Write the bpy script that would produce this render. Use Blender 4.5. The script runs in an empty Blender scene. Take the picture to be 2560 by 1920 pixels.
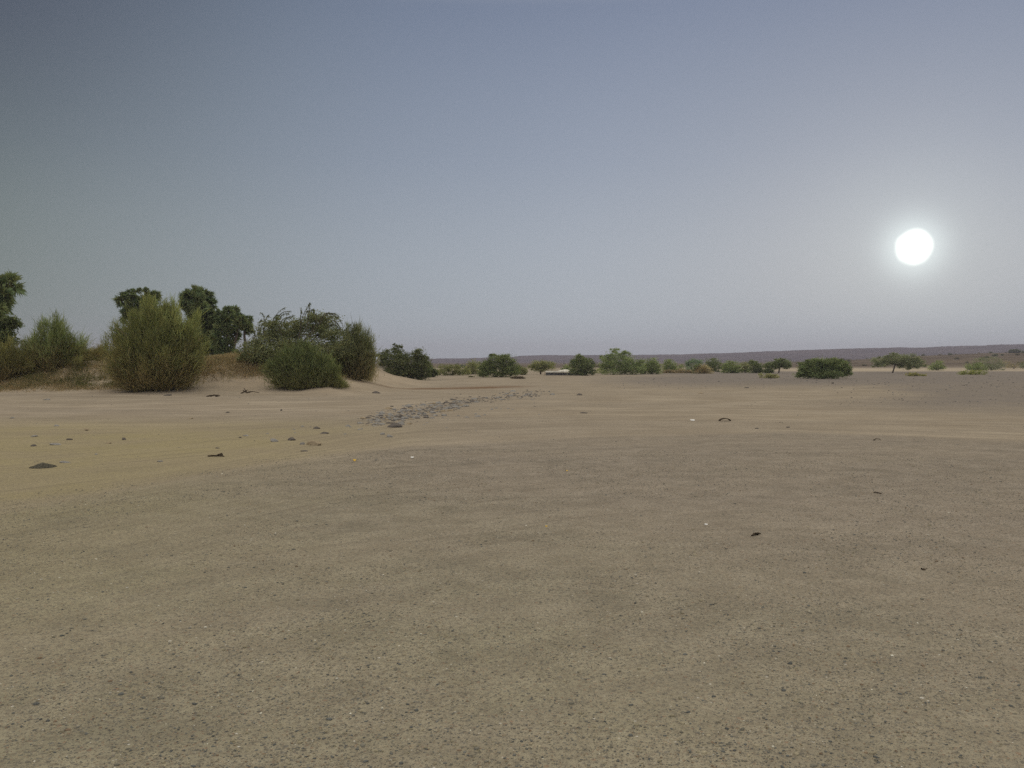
import bpy, math, random
import numpy as np
from mathutils import Vector

random.seed(7)
RNG = np.random.default_rng(7)
sc = bpy.context.scene
col = sc.collection

# ------------------------------------------------------------------ camera
FPX = 2217.0                      # focal length in photo pixels (2560 wide)
HORIZON = 908.0
EYE = 1.7
TH = math.atan((960 - HORIZON) / FPX)
cam_d = bpy.data.cameras.new('camera')
cam_d.sensor_fit = 'HORIZONTAL'
cam_d.sensor_width = 36.0
cam_d.lens = 36.0 * FPX / 2560.0
cam_d.clip_start = 0.05
cam_d.clip_end = 20000
cam = bpy.data.objects.new('camera', cam_d)
col.objects.link(cam)
cam.location = (0, 0, EYE)
cam.rotation_euler = (math.radians(90) - TH, 0, 0)
sc.camera = cam


def ray(px, py):
    u = (px - 1280) / FPX
    v = (960 - py) / FPX
    return Vector((u, math.cos(TH) + v * math.sin(TH), -math.sin(TH) + v * math.cos(TH)))


SUN = ray(2285, 618).normalized()
SUN_EL = math.asin(SUN.z)
SUN_AZ = math.atan2(SUN.x, SUN.y)

# ------------------------------------------------------------------ sky and sun
world = bpy.data.worlds.new('World')
sc.world = world
world.use_nodes = True
nt = world.node_tree
nt.nodes.clear()
N, L = nt.nodes, nt.links


def mth(nt_, op, a, b=None, c=None, clamp=False):
    n = nt_.nodes.new('ShaderNodeMath')
    n.operation = op
    n.use_clamp = clamp
    for i, v in enumerate((a, b, c)):
        if v is None:
            continue
        if isinstance(v, (int, float)):
            n.inputs[i].default_value = v
        else:
            nt_.links.new(v, n.inputs[i])
    return n.outputs[0]


def ramp(nt_, fac, stops, interp='LINEAR'):
    n = nt_.nodes.new('ShaderNodeValToRGB')
    n.color_ramp.interpolation = interp
    el = n.color_ramp.elements
    while len(el) > 1:
        el.remove(el[-1])
    el[0].position = stops[0][0]
    el[0].color = (*stops[0][1], 1)
    for p, c in stops[1:]:
        e = el.new(p)
        e.color = (*c, 1)
    nt_.links.new(fac, n.inputs[0])
    return n.outputs[0]


def mixc(nt_, fac, a, b, mode='MIX'):
    n = nt_.nodes.new('ShaderNodeMix')
    n.data_type = 'RGBA'
    n.blend_type = mode
    for sock, v in ((n.inputs[0], fac), (n.inputs[6], a), (n.inputs[7], b)):
        if isinstance(v, (int, float)):
            sock.default_value = v
        elif isinstance(v, tuple):
            sock.default_value = (*v, 1) if len(v) == 3 else v
        else:
            nt_.links.new(v, sock)
    return n.outputs[2]


tc = N.new('ShaderNodeTexCoord')
nrm = N.new('ShaderNodeVectorMath'); nrm.operation = 'NORMALIZE'
L.new(tc.outputs['Generated'], nrm.inputs[0])
sep = N.new('ShaderNodeSeparateXYZ')
L.new(nrm.outputs[0], sep.inputs[0])
dot = N.new('ShaderNodeVectorMath'); dot.operation = 'DOT_PRODUCT'
L.new(nrm.outputs[0], dot.inputs[0])
dot.inputs[1].default_value = SUN
a_sun = dot.outputs['Value']
sky = N.new('ShaderNodeTexSky')
sky.sky_type = 'NISHITA'
sky.sun_disc = False
sky.sun_elevation = SUN_EL
sky.sun_rotation = SUN_AZ
sky.air_density = 1.0
sky.dust_density = 6.0
sky.ozone_density = 3.0
# dusty haze that veils the clear sky: pale at the horizon, deeper blue-grey higher up, brightened overhead as added fill light
haze_fill_grad = ramp(nt, sep.outputs[2], [
    (0.0, (0.405, 0.455, 0.490)), (0.05, (0.395, 0.445, 0.490)), (0.12, (0.354, 0.404, 0.466)),
    (0.22, (0.272, 0.322, 0.408)), (0.37, (0.185, 0.230, 0.330)), (0.50, (0.50, 0.50, 0.52)), (0.70, (1.02, 0.96, 0.88)), (1.0, (1.2, 1.12, 1.0))])
a01 = mth(nt, 'MULTIPLY_ADD', a_sun, 0.5, 0.5)      # 0..1
side = ramp(nt, a01, [  # sky behind the camera is brightened as added fill light
    (0.0, (1.5, 1.45, 1.35)), (0.5, (1.15, 1.13, 1.1)), (0.66, (0.9, 0.9, 0.88)), (0.74, (0.42, 0.44, 0.38)), (0.79, (0.50, 0.53, 0.45)),
    (0.86, (0.70, 0.72, 0.67)), (0.92, (0.88, 0.89, 0.88)), (0.97, (1, 1, 1)), (1.0, (1.0, 1.0, 1.0))])
grad = mixc(nt, 1.0, haze_fill_grad, side, 'MULTIPLY')
# lens vignette painted into the sky: darker high up, away from the sun
hi = N.new('ShaderNodeMapRange'); hi.interpolation_type = 'SMOOTHSTEP'
L.new(sep.outputs[2], hi.inputs[0]); hi.inputs[1].default_value = 0.14; hi.inputs[2].default_value = 0.38
aw = N.new('ShaderNodeMapRange'); aw.interpolation_type = 'SMOOTHSTEP'
L.new(a_sun, aw.inputs[0]); aw.inputs[1].default_value = 0.80; aw.inputs[2].default_value = 0.54
up = N.new('ShaderNodeMapRange'); up.interpolation_type = 'SMOOTHSTEP'
L.new(sep.outputs[2], up.inputs[0]); up.inputs[1].default_value = 0.60; up.inputs[2].default_value = 0.42
vignette = mth(nt, 'MULTIPLY', mth(nt, 'MULTIPLY', hi.outputs[0], aw.outputs[0]), up.outputs[0])
grad = mixc(nt, mth(nt, 'MULTIPLY', vignette, 0.60), grad, (0.060, 0.068, 0.112))
skys = mixc(nt, 1.0, sky.outputs[0], (0.06, 0.06, 0.06), 'MULTIPLY')
base_sky = mixc(nt, 0.05, grad, skys)
# thin aureole and the blown-out solar disc (the sun itself, a light source)
glow = mth(nt, 'POWER', mth(nt, 'MAXIMUM', a_sun, 0.0), 2600.0)
glow2 = mth(nt, 'POWER', mth(nt, 'MAXIMUM', a_sun, 0.0), 260.0)
skn = N.new('ShaderNodeTexNoise'); skn.inputs['Scale'].default_value = 22.0; skn.inputs['Detail'].default_value = 2.0
L.new(nrm.outputs[0], skn.inputs['Vector'])
ang = mth(nt, 'ADD', mth(nt, 'ARCCOSINE', mth(nt, 'MINIMUM', a_sun, 1.0)), mth(nt, 'MULTIPLY_ADD', skn.outputs[0], 0.012, -0.006))
mr = N.new('ShaderNodeMapRange'); mr.interpolation_type = 'SMOOTHSTEP'
L.new(ang, mr.inputs[0])
mr.inputs[1].default_value = math.radians(0.50)
mr.inputs[2].default_value = math.radians(1.18)
mr.inputs[3].default_value = 1.0
mr.inputs[4].default_value = 0.0
c1 = mixc(nt, 1.0, base_sky, mixc(nt, glow, (0, 0, 0), (0.40, 0.46, 0.44)), 'ADD')
c2 = mixc(nt, 1.0, c1, mixc(nt, glow2, (0, 0, 0), (0.06, 0.075, 0.07)), 'ADD')
c3 = mixc(nt, mr.outputs[0], c2, (2.2, 2.3, 2.1))
bg = N.new('ShaderNodeBackground')
L.new(c3, bg.inputs[0])
bg.inputs[1].default_value = 1.0
wo = N.new('ShaderNodeOutputWorld')
L.new(bg.outputs[0], wo.inputs[0])
world.cycles.sampling_method = 'MANUAL'
world.cycles.sample_map_resolution = 1024

sl = bpy.data.lights.new('sun', 'SUN')
sl.energy = 2.0
sl.angle = math.radians(10)
sl.color = (1.0, 0.93, 0.82)
sun = bpy.data.objects.new('sun', sl)
col.objects.link(sun)
sun.rotation_euler = SUN.to_track_quat('Z', 'Y').to_euler()

sc.view_settings.view_transform = 'Standard'
sc.view_settings.look = 'None'
sc.view_settings.gamma = 1
sc.view_settings.exposure = 0.10
sc.cycles.use_denoising = False
sc.cycles.max_bounces = 8
sc.cycles.transparent_max_bounces = 8


# ------------------------------------------------------------------ numpy noise
def _hash(ix, iy, seed):
    h = (ix.astype(np.int64) * 374761393 + iy.astype(np.int64) * 668265263 + seed * 1442695041) & 0xffffffff
    h = ((h ^ (h >> 13)) * 1274126177) & 0xffffffff
    h = h ^ (h >> 16)
    return (h & 0xffff) / 65535.0


def vnoise(x, y, seed=0):
    x = np.asarray(x, float); y = np.asarray(y, float)
    ix = np.floor(x); iy = np.floor(y)
    fx = x - ix; fy = y - iy
    fx = fx * fx * (3 - 2 * fx); fy = fy * fy * (3 - 2 * fy)
    a = _hash(ix, iy, seed); b = _hash(ix + 1, iy, seed)
    c = _hash(ix, iy + 1, seed); d = _hash(ix + 1, iy + 1, seed)
    return (a + (b - a) * fx) * (1 - fy) + (c + (d - c) * fx) * fy


def fbm(x, y, seed=0, octs=4):
    s = 0; amp = 0.5; t = 0
    for o in range(octs):
        s = s + amp * vnoise(x * 2 ** o, y * 2 ** o, seed + o * 17)
        t += amp; amp *= 0.5
    return s / t


def sst(a, b, x):
    t = np.clip((x - a) / (b - a), 0, 1)
    return t * t * (3 - 2 * t)


# ------------------------------------------------------------------ terrain
# foot of the sandy bank on the left (world x, y)
TOE = [(-90, 52), (-40, 52), (-32, 51), (-26, 50), (-20, 49), (-15.5, 50), (-13, 50.0), (-10.6, 47.5),
       (-8.9, 47.5), (-8.0, 51), (-7.0, 58), (-6.8, 68), (-7.6, 80), (-10, 92), (-16, 104), (-30, 112), (-90, 120)]


def sdf_poly(px_, py_, poly):
    px_ = np.asarray(px_, float); py_ = np.asarray(py_, float)
    d = np.full(px_.shape, 1e18)
    inside = np.zeros(px_.shape, bool)
    n = len(poly)
    for i in range(n):
        ax, ay = poly[i]; bx, by = poly[(i + 1) % n]
        ex, ey = bx - ax, by - ay
        wx, wy = px_ - ax, py_ - ay
        t = np.clip((wx * ex + wy * ey) / (ex * ex + ey * ey), 0, 1)
        dx = wx - ex * t; dy = wy - ey * t
        d = np.minimum(d, dx * dx + dy * dy)
        c = ((ay <= py_) & (by > py_)) | ((by <= py_) & (ay > py_))
        with np.errstate(divide='ignore', invalid='ignore'):
            xi = ax + (py_ - ay) / (by - ay if by != ay else 1e-9) * (bx - ax)
        inside ^= c & (px_ < xi)
    d = np.sqrt(d)
    return np.where(inside, d, -d)


def bank_sd(x, y):
    return sdf_poly(x, y, TOE) + (fbm(x * 0.25, y * 0.25, 5) - 0.5) * 2.2


def height(x, y):
    x = np.asarray(x, float); y = np.asarray(y, float)
    r = np.hypot(x, y)
    h = (fbm(x * 0.12, y * 0.12, 3) - 0.5) * 0.10 * sst(4, 25, r) + (fbm(x * 0.8, y * 0.8, 9) - 0.5) * 0.02
    # shallow wheel-worn and water-worn ripples
    bs = bank_sd(x, y)
    crest = 1.75 + (fbm(x * 0.11 + 3, y * 0.11, 21) - 0.5) * 1.0 + 0.35 * np.exp(-((x + 17) / 4.0) ** 2)
    crest = crest * (1 - 0.15 * sst(-13, -9.5, x))
    prof = sst(-0.6, 8.0, bs)
    h = h + prof * crest + (fbm(x * 0.6, y * 0.6, 31) - 0.5) * 0.35 * sst(0.5, 4, bs)
    h = h + (fbm(x * 0.006, y * 0.006, 12) - 0.5) * 1.2 * sst(250, 500, y)
    # slope that rises to the right towards the plateau
    h = h + sst(300, 620, y) * 9.0 * sst(0.22, 0.6, x / np.maximum(y, 1)) * (y > 0)
    h = h + sst(330, 1200, y) * 1.5 * (y > 0)
    return h


def H1(x, y):
    return float(height(np.array([x]), np.array([y]))[0])


def hit(px, py):
    """where the line of sight to a photo pixel meets the ground"""
    d = ray(px, py)
    t = np.concatenate([np.linspace(2, 200, 2400), np.linspace(200, 1400, 3000)])
    z = EYE + d.z * t
    g = height(d.x * t, d.y * t)
    k = np.nonzero(z <= g)[0]
    i = k[0] if len(k) else len(t) - 1
    return Vector((d.x * t[i], d.y * t[i], g[i]))


def at(px, py, Y):
    d = ray(px, py)
    return Vector((d.x / d.y * Y, Y, EYE + d.z / d.y * Y))


# ------------------------------------------------------------------ mesh helpers
def mesh_np(name, V, F, mat, parent=None, colr=None, smooth=False, extra=None):
    V = np.asarray(V, np.float32); F = np.asarray(F, np.int32)
    me = bpy.data.meshes.new(name)
    me.vertices.add(len(V)); me.vertices.foreach_set('co', V.ravel())
    n, k = F.shape
    me.loops.add(n * k); me.loops.foreach_set('vertex_index', F.ravel())
    me.polygons.add(n)
    me.polygons.foreach_set('loop_start', np.arange(0, n * k, k, dtype=np.int32))
    if smooth:
        me.polygons.foreach_set('use_smooth', np.ones(n, bool))
    me.update(calc_edges=True)
    if colr is not None:
        a = me.attributes.new('col', 'FLOAT_COLOR', 'POINT')
        c = np.ones((len(V), 4), np.float32); c[:, :3] = colr
        a.data.foreach_set('color', c.ravel())
    for nm, arr in (extra or {}).items():
        a = me.attributes.new(nm, 'FLOAT', 'POINT')
        a.data.foreach_set('value', np.asarray(arr, np.float32).ravel())
    if mat:
        me.materials.append(mat)
    o = bpy.data.objects.new(name, me)
    col.objects.link(o)
    if parent:
        o.parent = parent
    return o


def empty(name, loc, label, cat, group=None):
    o = bpy.data.objects.new(name, None)
    o.empty_display_size = 0.3
    col.objects.link(o)
    o.location = loc
    o['label'] = label; o['category'] = cat
    if group:
        o['group'] = group
    return o


def tag(o, label, cat, group=None):
    o['label'] = label; o['category'] = cat
    if group:
        o['group'] = group
    return o


def new_mat(name, rough=0.9):
    m = bpy.data.materials.new(name)
    m.use_nodes = True
    m.node_tree.nodes.clear()
    out = m.node_tree.nodes.new('ShaderNodeOutputMaterial')
    b = m.node_tree.nodes.new('ShaderNodeBsdfPrincipled')
    b.inputs['Roughness'].default_value = rough
    b.inputs['Specular IOR Level'].default_value = 0.0
    m.node_tree.links.new(b.outputs[0], out.inputs[0])
    return m, m.node_tree, b, out


def noise_tex(t, vec, scale, detail=4, rough=0.6, dist=0):
    n = t.nodes.new('ShaderNodeTexNoise')
    n.inputs['Scale'].default_value = scale
    n.inputs['Detail'].default_value = detail
    n.inputs['Roughness'].default_value = rough
    n.inputs['Distortion'].default_value = dist
    if vec is not None:
        t.links.new(vec, n.inputs['Vector'])
    return n.outputs[0]


def vor(t, vec, scale, feature='F1'):
    n = t.nodes.new('ShaderNodeTexVoronoi')
    n.feature = feature
    n.inputs['Scale'].default_value = scale
    t.links.new(vec, n.inputs['Vector'])
    return n


def attr(t, name):
    a = t.nodes.new('ShaderNodeAttribute')
    a.attribute_name = name
    return a


def remap(t, v, a, b, c=0.0, d=1.0):
    n = t.nodes.new('ShaderNodeMapRange')
    n.interpolation_type = 'SMOOTHSTEP'
    t.links.new(v, n.inputs[0])
    for i, q in enumerate((a, b, c, d)):
        n.inputs[i + 1].default_value = q
    return n.outputs[0]


def bump(t, h, b, strength, dist):
    n = t.nodes.new('ShaderNodeBump')
    n.inputs['Strength'].default_value = strength
    n.inputs['Distance'].default_value = dist
    t.links.new(h, n.inputs['Height'])
    t.links.new(n.outputs[0], b.inputs['Normal'])
    return n


# ------------------------------------------------------------------ materials
def mat_ground():
    m, t, b, out = new_mat('sandy_gravel', 0.95)
    co = t.nodes.new('ShaderNodeTexCoord').outputs['Object']
    A = {k: attr(t, k).outputs['Fac'] for k in ('gravel', 'pale', 'stony', 'brown', 'bank', 'yellow', 'streak', 'far', 'olive', 'rubble', 'thin')}
    big = noise_tex(t, co, 0.35, 5, 0.6)
    mid = noise_tex(t, co, 2.3, 5, 0.65)
    fine = noise_tex(t, co, 26, 4, 0.7)
    grain = noise_tex(t, co, 140, 3, 0.7)
    sand = mixc(t, remap(t, big, 0.35, 0.65), (0.335, 0.282, 0.213), (0.420, 0.360, 0.278))
    grav = mixc(t, remap(t, mid, 0.35, 0.65), (0.262, 0.228, 0.188), (0.345, 0.303, 0.252))
    olive = mixc(t, remap(t, mid, 0.35, 0.65), (0.248, 0.232, 0.158), (0.325, 0.303, 0.212))
    grav = mixc(t, mth(t, 'MULTIPLY', A['olive'], remap(t, big, 0.3, 0.7, 0.6, 1.0)), grav, olive)
    # wind and water streaks that run along the wadi
    mp = t.nodes.new('ShaderNodeCombineXYZ')
    sx = t.nodes.new('ShaderNodeSeparateXYZ'); t.links.new(co, sx.inputs[0])
    t.links.new(mth(t, 'MULTIPLY', sx.outputs[0], 0.16), mp.inputs[0])
    t.links.new(mth(t, 'MULTIPLY', A['streak'], 1.5), mp.inputs[1])
    stk = noise_tex(t, mp.outputs[0], 1.0, 6, 0.65, 0.5)
    st = remap(t, stk, 0.40, 0.62)
    c = mixc(t, A['gravel'], sand, grav)
    c = mixc(t, mth(t, 'MULTIPLY', st, mth(t, 'MULTIPLY_ADD', A['gravel'], -0.36, 0.5)), c, (0.215, 0.182, 0.148))
    c = mixc(t, mth(t, 'MULTIPLY', A['stony'], remap(t, noise_tex(t, co, 0.55, 6, 0.75), 0.3, 0.6, 0.25, 1.0)), c, (0.175, 0.158, 0.145))
    c = mixc(t, mth(t, 'MULTIPLY', A['far'], remap(t, noise_tex(t, co, 0.02, 6, 0.7), 0.3, 0.6, 0.75, 1.0)), c, (0.150, 0.115, 0.092))
    c = mixc(t, A['pale'], c, (0.50, 0.43, 0.33))
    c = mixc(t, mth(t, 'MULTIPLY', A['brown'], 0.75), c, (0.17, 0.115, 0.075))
    c = mixc(t, mth(t, 'MULTIPLY', A['bank'], remap(t, mid, 0.3, 0.7, 0.3, 1.0)), c, (0.41, 0.335, 0.245))
    c = mixc(t, mth(t, 'MULTIPLY', A['yellow'], remap(t, big, 0.3, 0.7, 0.5, 1.0)), c, (0.325, 0.280, 0.150))
    # stones of many sizes
    hsum = mth(t, 'MULTIPLY', grain, 0.25)
    for scale, lo, amt in ((105.0, 0.40, 0.9), (58.0, 0.62, 0.8), (34.0, 0.86, 0.7)):
        v = vor(t, co, scale)
        sp = t.nodes.new('ShaderNodeSeparateColor'); t.links.new(v.outputs['Color'], sp.inputs[0])
        keep = mth(t, 'GREATER_THAN', sp.outputs[0], lo)
        body = remap(t, v.outputs['Distance'], 0.30, 0.48, 1.0, 0.0)
        mask = mth(t, 'MULTIPLY', keep, body)
        mask = mth(t, 'MULTIPLY', mask, mth(t, 'MULTIPLY_ADD', A['gravel'], 0.75, 0.25))
        mask = mth(t, 'MULTIPLY', mask, amt)
        pc = ramp(t, sp.outputs[1], [(0.0, (0.085, 0.085, 0.082)), (0.3, (0.15, 0.15, 0.142)), (0.5, (0.24, 0.205, 0.155)),
                                     (0.7, (0.36, 0.30, 0.21)), (0.88, (0.27, 0.17, 0.115)), (0.975, (0.42, 0.37, 0.28)), (0.99, (0.72, 0.70, 0.64))], 'CONSTANT')
        c = mixc(t, mask, c, pc)
        hsum = mth(t, 'ADD', hsum, mth(t, 'MULTIPLY', mask, 22.0 / scale))
    c = mixc(t, mth(t, 'MULTIPLY', remap(t, fine, 0.45, 0.62), 0.45), c, (0.155, 0.135, 0.108))
    c = mixc(t, mth(t, 'MULTIPLY', remap(t, grain, 0.5, 0.75), 0.30), c, (0.44, 0.39, 0.30))
    mp2 = t.nodes.new('ShaderNodeCombineXYZ')
    t.links.new(mth(t, 'MULTIPLY', sx.outputs[0], 0.55), mp2.inputs[0])
    t.links.new(mth(t, 'MULTIPLY', A['streak'], 4.2), mp2.inputs[1])
    thin = remap(t, noise_tex(t, mp2.outputs[0], 1.0, 5, 0.6, 0.4), 0.53, 0.66)
    c = mixc(t, mth(t, 'MULTIPLY', mth(t, 'MULTIPLY', thin, A['thin']), 0.30), c, (0.15, 0.128, 0.100))
    patch = noise_tex(t, co, 0.9, 6, 0.72)
    c = mixc(t, mth(t, 'MULTIPLY', mth(t, 'MULTIPLY', remap(t, patch, 0.50, 0.66), A['gravel']), 0.26), c, (0.125, 0.118, 0.095))
    farn = noise_tex(t, co, 0.03, 7, 0.75)
    c = mixc(t, mth(t, 'MULTIPLY', A['far'], 0.92), c, mixc(t, remap(t, farn, 0.38, 0.62), (0.090, 0.072, 0.055), (0.160, 0.130, 0.092)))
    c = mixc(t, mth(t, 'MULTIPLY', A['stony'], remap(t, noise_tex(t, co, 0.30, 6, 0.75), 0.32, 0.62, 0.2, 0.85)), c, (0.225, 0.200, 0.180))
    c = mixc(t, mth(t, 'MULTIPLY', A['rubble'], remap(t, noise_tex(t, co, 3.0, 4, 0.7), 0.35, 0.55, 0.0, 0.45)), c, (0.19, 0.175, 0.155))
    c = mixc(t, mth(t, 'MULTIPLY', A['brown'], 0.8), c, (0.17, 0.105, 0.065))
    c = mixc(t, mth(t, 'MULTIPLY', A['pale'], 0.7), c, (0.42, 0.355, 0.265))
    t.links.new(c, b.inputs['Base Color'])
    hh = mth(t, 'ADD', hsum, mth(t, 'MULTIPLY', fine, 0.6))
    bump(t, hh, b, 0.55, 0.02)
    return m


def mat_hill():
    m, t, b, out = new_mat('plateau_rubble', 0.95)
    co = t.nodes.new('ShaderNodeTexCoord').outputs['Object']
    n1 = noise_tex(t, co, 0.012, 6, 0.7)
    n2 = noise_tex(t, co, 0.12, 5, 0.75)
    c = mixc(t, remap(t, n1, 0.35, 0.65), (0.062, 0.050, 0.054), (0.100, 0.080, 0.078))
    c = mixc(t, mth(t, 'MULTIPLY', remap(t, n2, 0.5, 0.7), 0.5), c, (0.022, 0.018, 0.020))
    c = mixc(t, mth(t, 'MULTIPLY', attr(t, 'low').outputs['Fac'], 0.7), c, (0.115, 0.086, 0.070))
    t.links.new(c, b.inputs['Base Color'])
    bump(t, n2, b, 0.6, 3.0)
    return m


def mat_leaf(name, trans=0.35, rough=0.7):
    m = bpy.data.materials.new(name)
    m.use_nodes = True
    t = m.node_tree
    t.nodes.clear()
    out = t.nodes.new('ShaderNodeOutputMaterial')
    a = mixc(t, 1.0, attr(t, 'col').outputs['Color'], (1.30, 1.32, 1.25), 'MULTIPLY')
    d = t.nodes.new('ShaderNodeBsdfDiffuse'); t.links.new(a, d.inputs[0])
    tr = t.nodes.new('ShaderNodeBsdfTranslucent')
    t.links.new(mixc(t, 1.0, a, (1.0, 1.05, 0.7), 'MULTIPLY'), tr.inputs[0])
    mx = t.nodes.new('ShaderNodeMixShader'); mx.inputs[0].default_value = trans
    t.links.new(d.outputs[0], mx.inputs[1]); t.links.new(tr.outputs[0], mx.inputs[2])
    t.links.new(mx.outputs[0], out.inputs[0])
    return m


def mat_noise(name, c0, c1, scale, rough=0.9, bstr=0.4, bdist=0.02, detail=5):
    m, t, b, out = new_mat(name, rough)
    co = t.nodes.new('ShaderNodeTexCoord').outputs['Object']
    n = noise_tex(t, co, scale, detail, 0.65)
    t.links.new(mixc(t, remap(t, n, 0.35, 0.65), c0, c1), b.inputs['Base Color'])
    bump(t, n, b, bstr, bdist)
    return m


def mat_attr(name, rough=0.85):
    m, t, b, out = new_mat(name, rough)
    co = t.nodes.new('ShaderNodeTexCoord').outputs['Object']
    n = noise_tex(t, co, 220, 3, 0.6)
    c = mixc(t, 1.0, attr(t, 'col').outputs['Color'], mixc(t, n, (0.75, 0.75, 0.75), (1.2, 1.2, 1.2)), 'MULTIPLY')
    t.links.new(c, b.inputs['Base Color'])
    return m


M_ground = mat_ground()
M_hill = mat_hill()
M_leaf = mat_leaf('small_leaves', 0.32)
M_feather = mat_leaf('feathery_sprays', 0.30)
M_palm = mat_leaf('palm_leaves', 0.18)
M_dry = mat_leaf('dry_grass', 0.30)
M_bark = mat_noise('grey_brown_bark', (0.075, 0.06, 0.047), (0.15, 0.125, 0.10), 9)
M_stem = mat_noise('pale_dry_stems', (0.17, 0.135, 0.09), (0.27, 0.22, 0.15), 12)
M_rock = mat_noise('grey_stone', (0.22, 0.215, 0.205), (0.345, 0.33, 0.305), 7, bstr=0.6)
M_rock2 = mat_noise('dark_basalt_stone', (0.095, 0.085, 0.08), (0.19, 0.17, 0.15), 8, bstr=0.6)
M_rock3 = mat_noise('sand_dusted_stone', (0.27, 0.215, 0.145), (0.40, 0.33, 0.23), 7, bstr=0.6)
M_pebble = mat_attr('pebbles')
M_slab = mat_noise('pale_dusty_concrete', (0.62, 0.60, 0.53), (0.76, 0.74, 0.66), 2.5, bstr=0.2)
M_block = mat_noise('grey_stone_blocks', (0.085, 0.087, 0.092), (0.17, 0.17, 0.17), 3.0, bstr=0.5)
M_white = mat_noise('weathered_white_plastic', (0.72, 0.72, 0.70), (0.85, 0.85, 0.83), 20, 0.6, 0.1)
M_yellow = mat_noise('faded_yellow_plastic', (0.62, 0.40, 0.06), (0.75, 0.52, 0.12), 20, 0.6, 0.1)
M_twig = mat_noise('dark_dry_twigs', (0.045, 0.035, 0.025), (0.10, 0.08, 0.06), 30)
M_dung = mat_noise('dark_gravel_crumbs', (0.075, 0.072, 0.058), (0.15, 0.14, 0.105), 30, bstr=0.8)


# ------------------------------------------------------------------ ground sheet
def boundary_y(x):
    return np.interp(x, [-30, -9, -5.7, -4.3, -2.25, 2.05, 7, 10.8, 16, 40], [6, 7.5, 10.2, 14.4, 18.2, 20.8, 21.9, 19.4, 17.5, 14])


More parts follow.
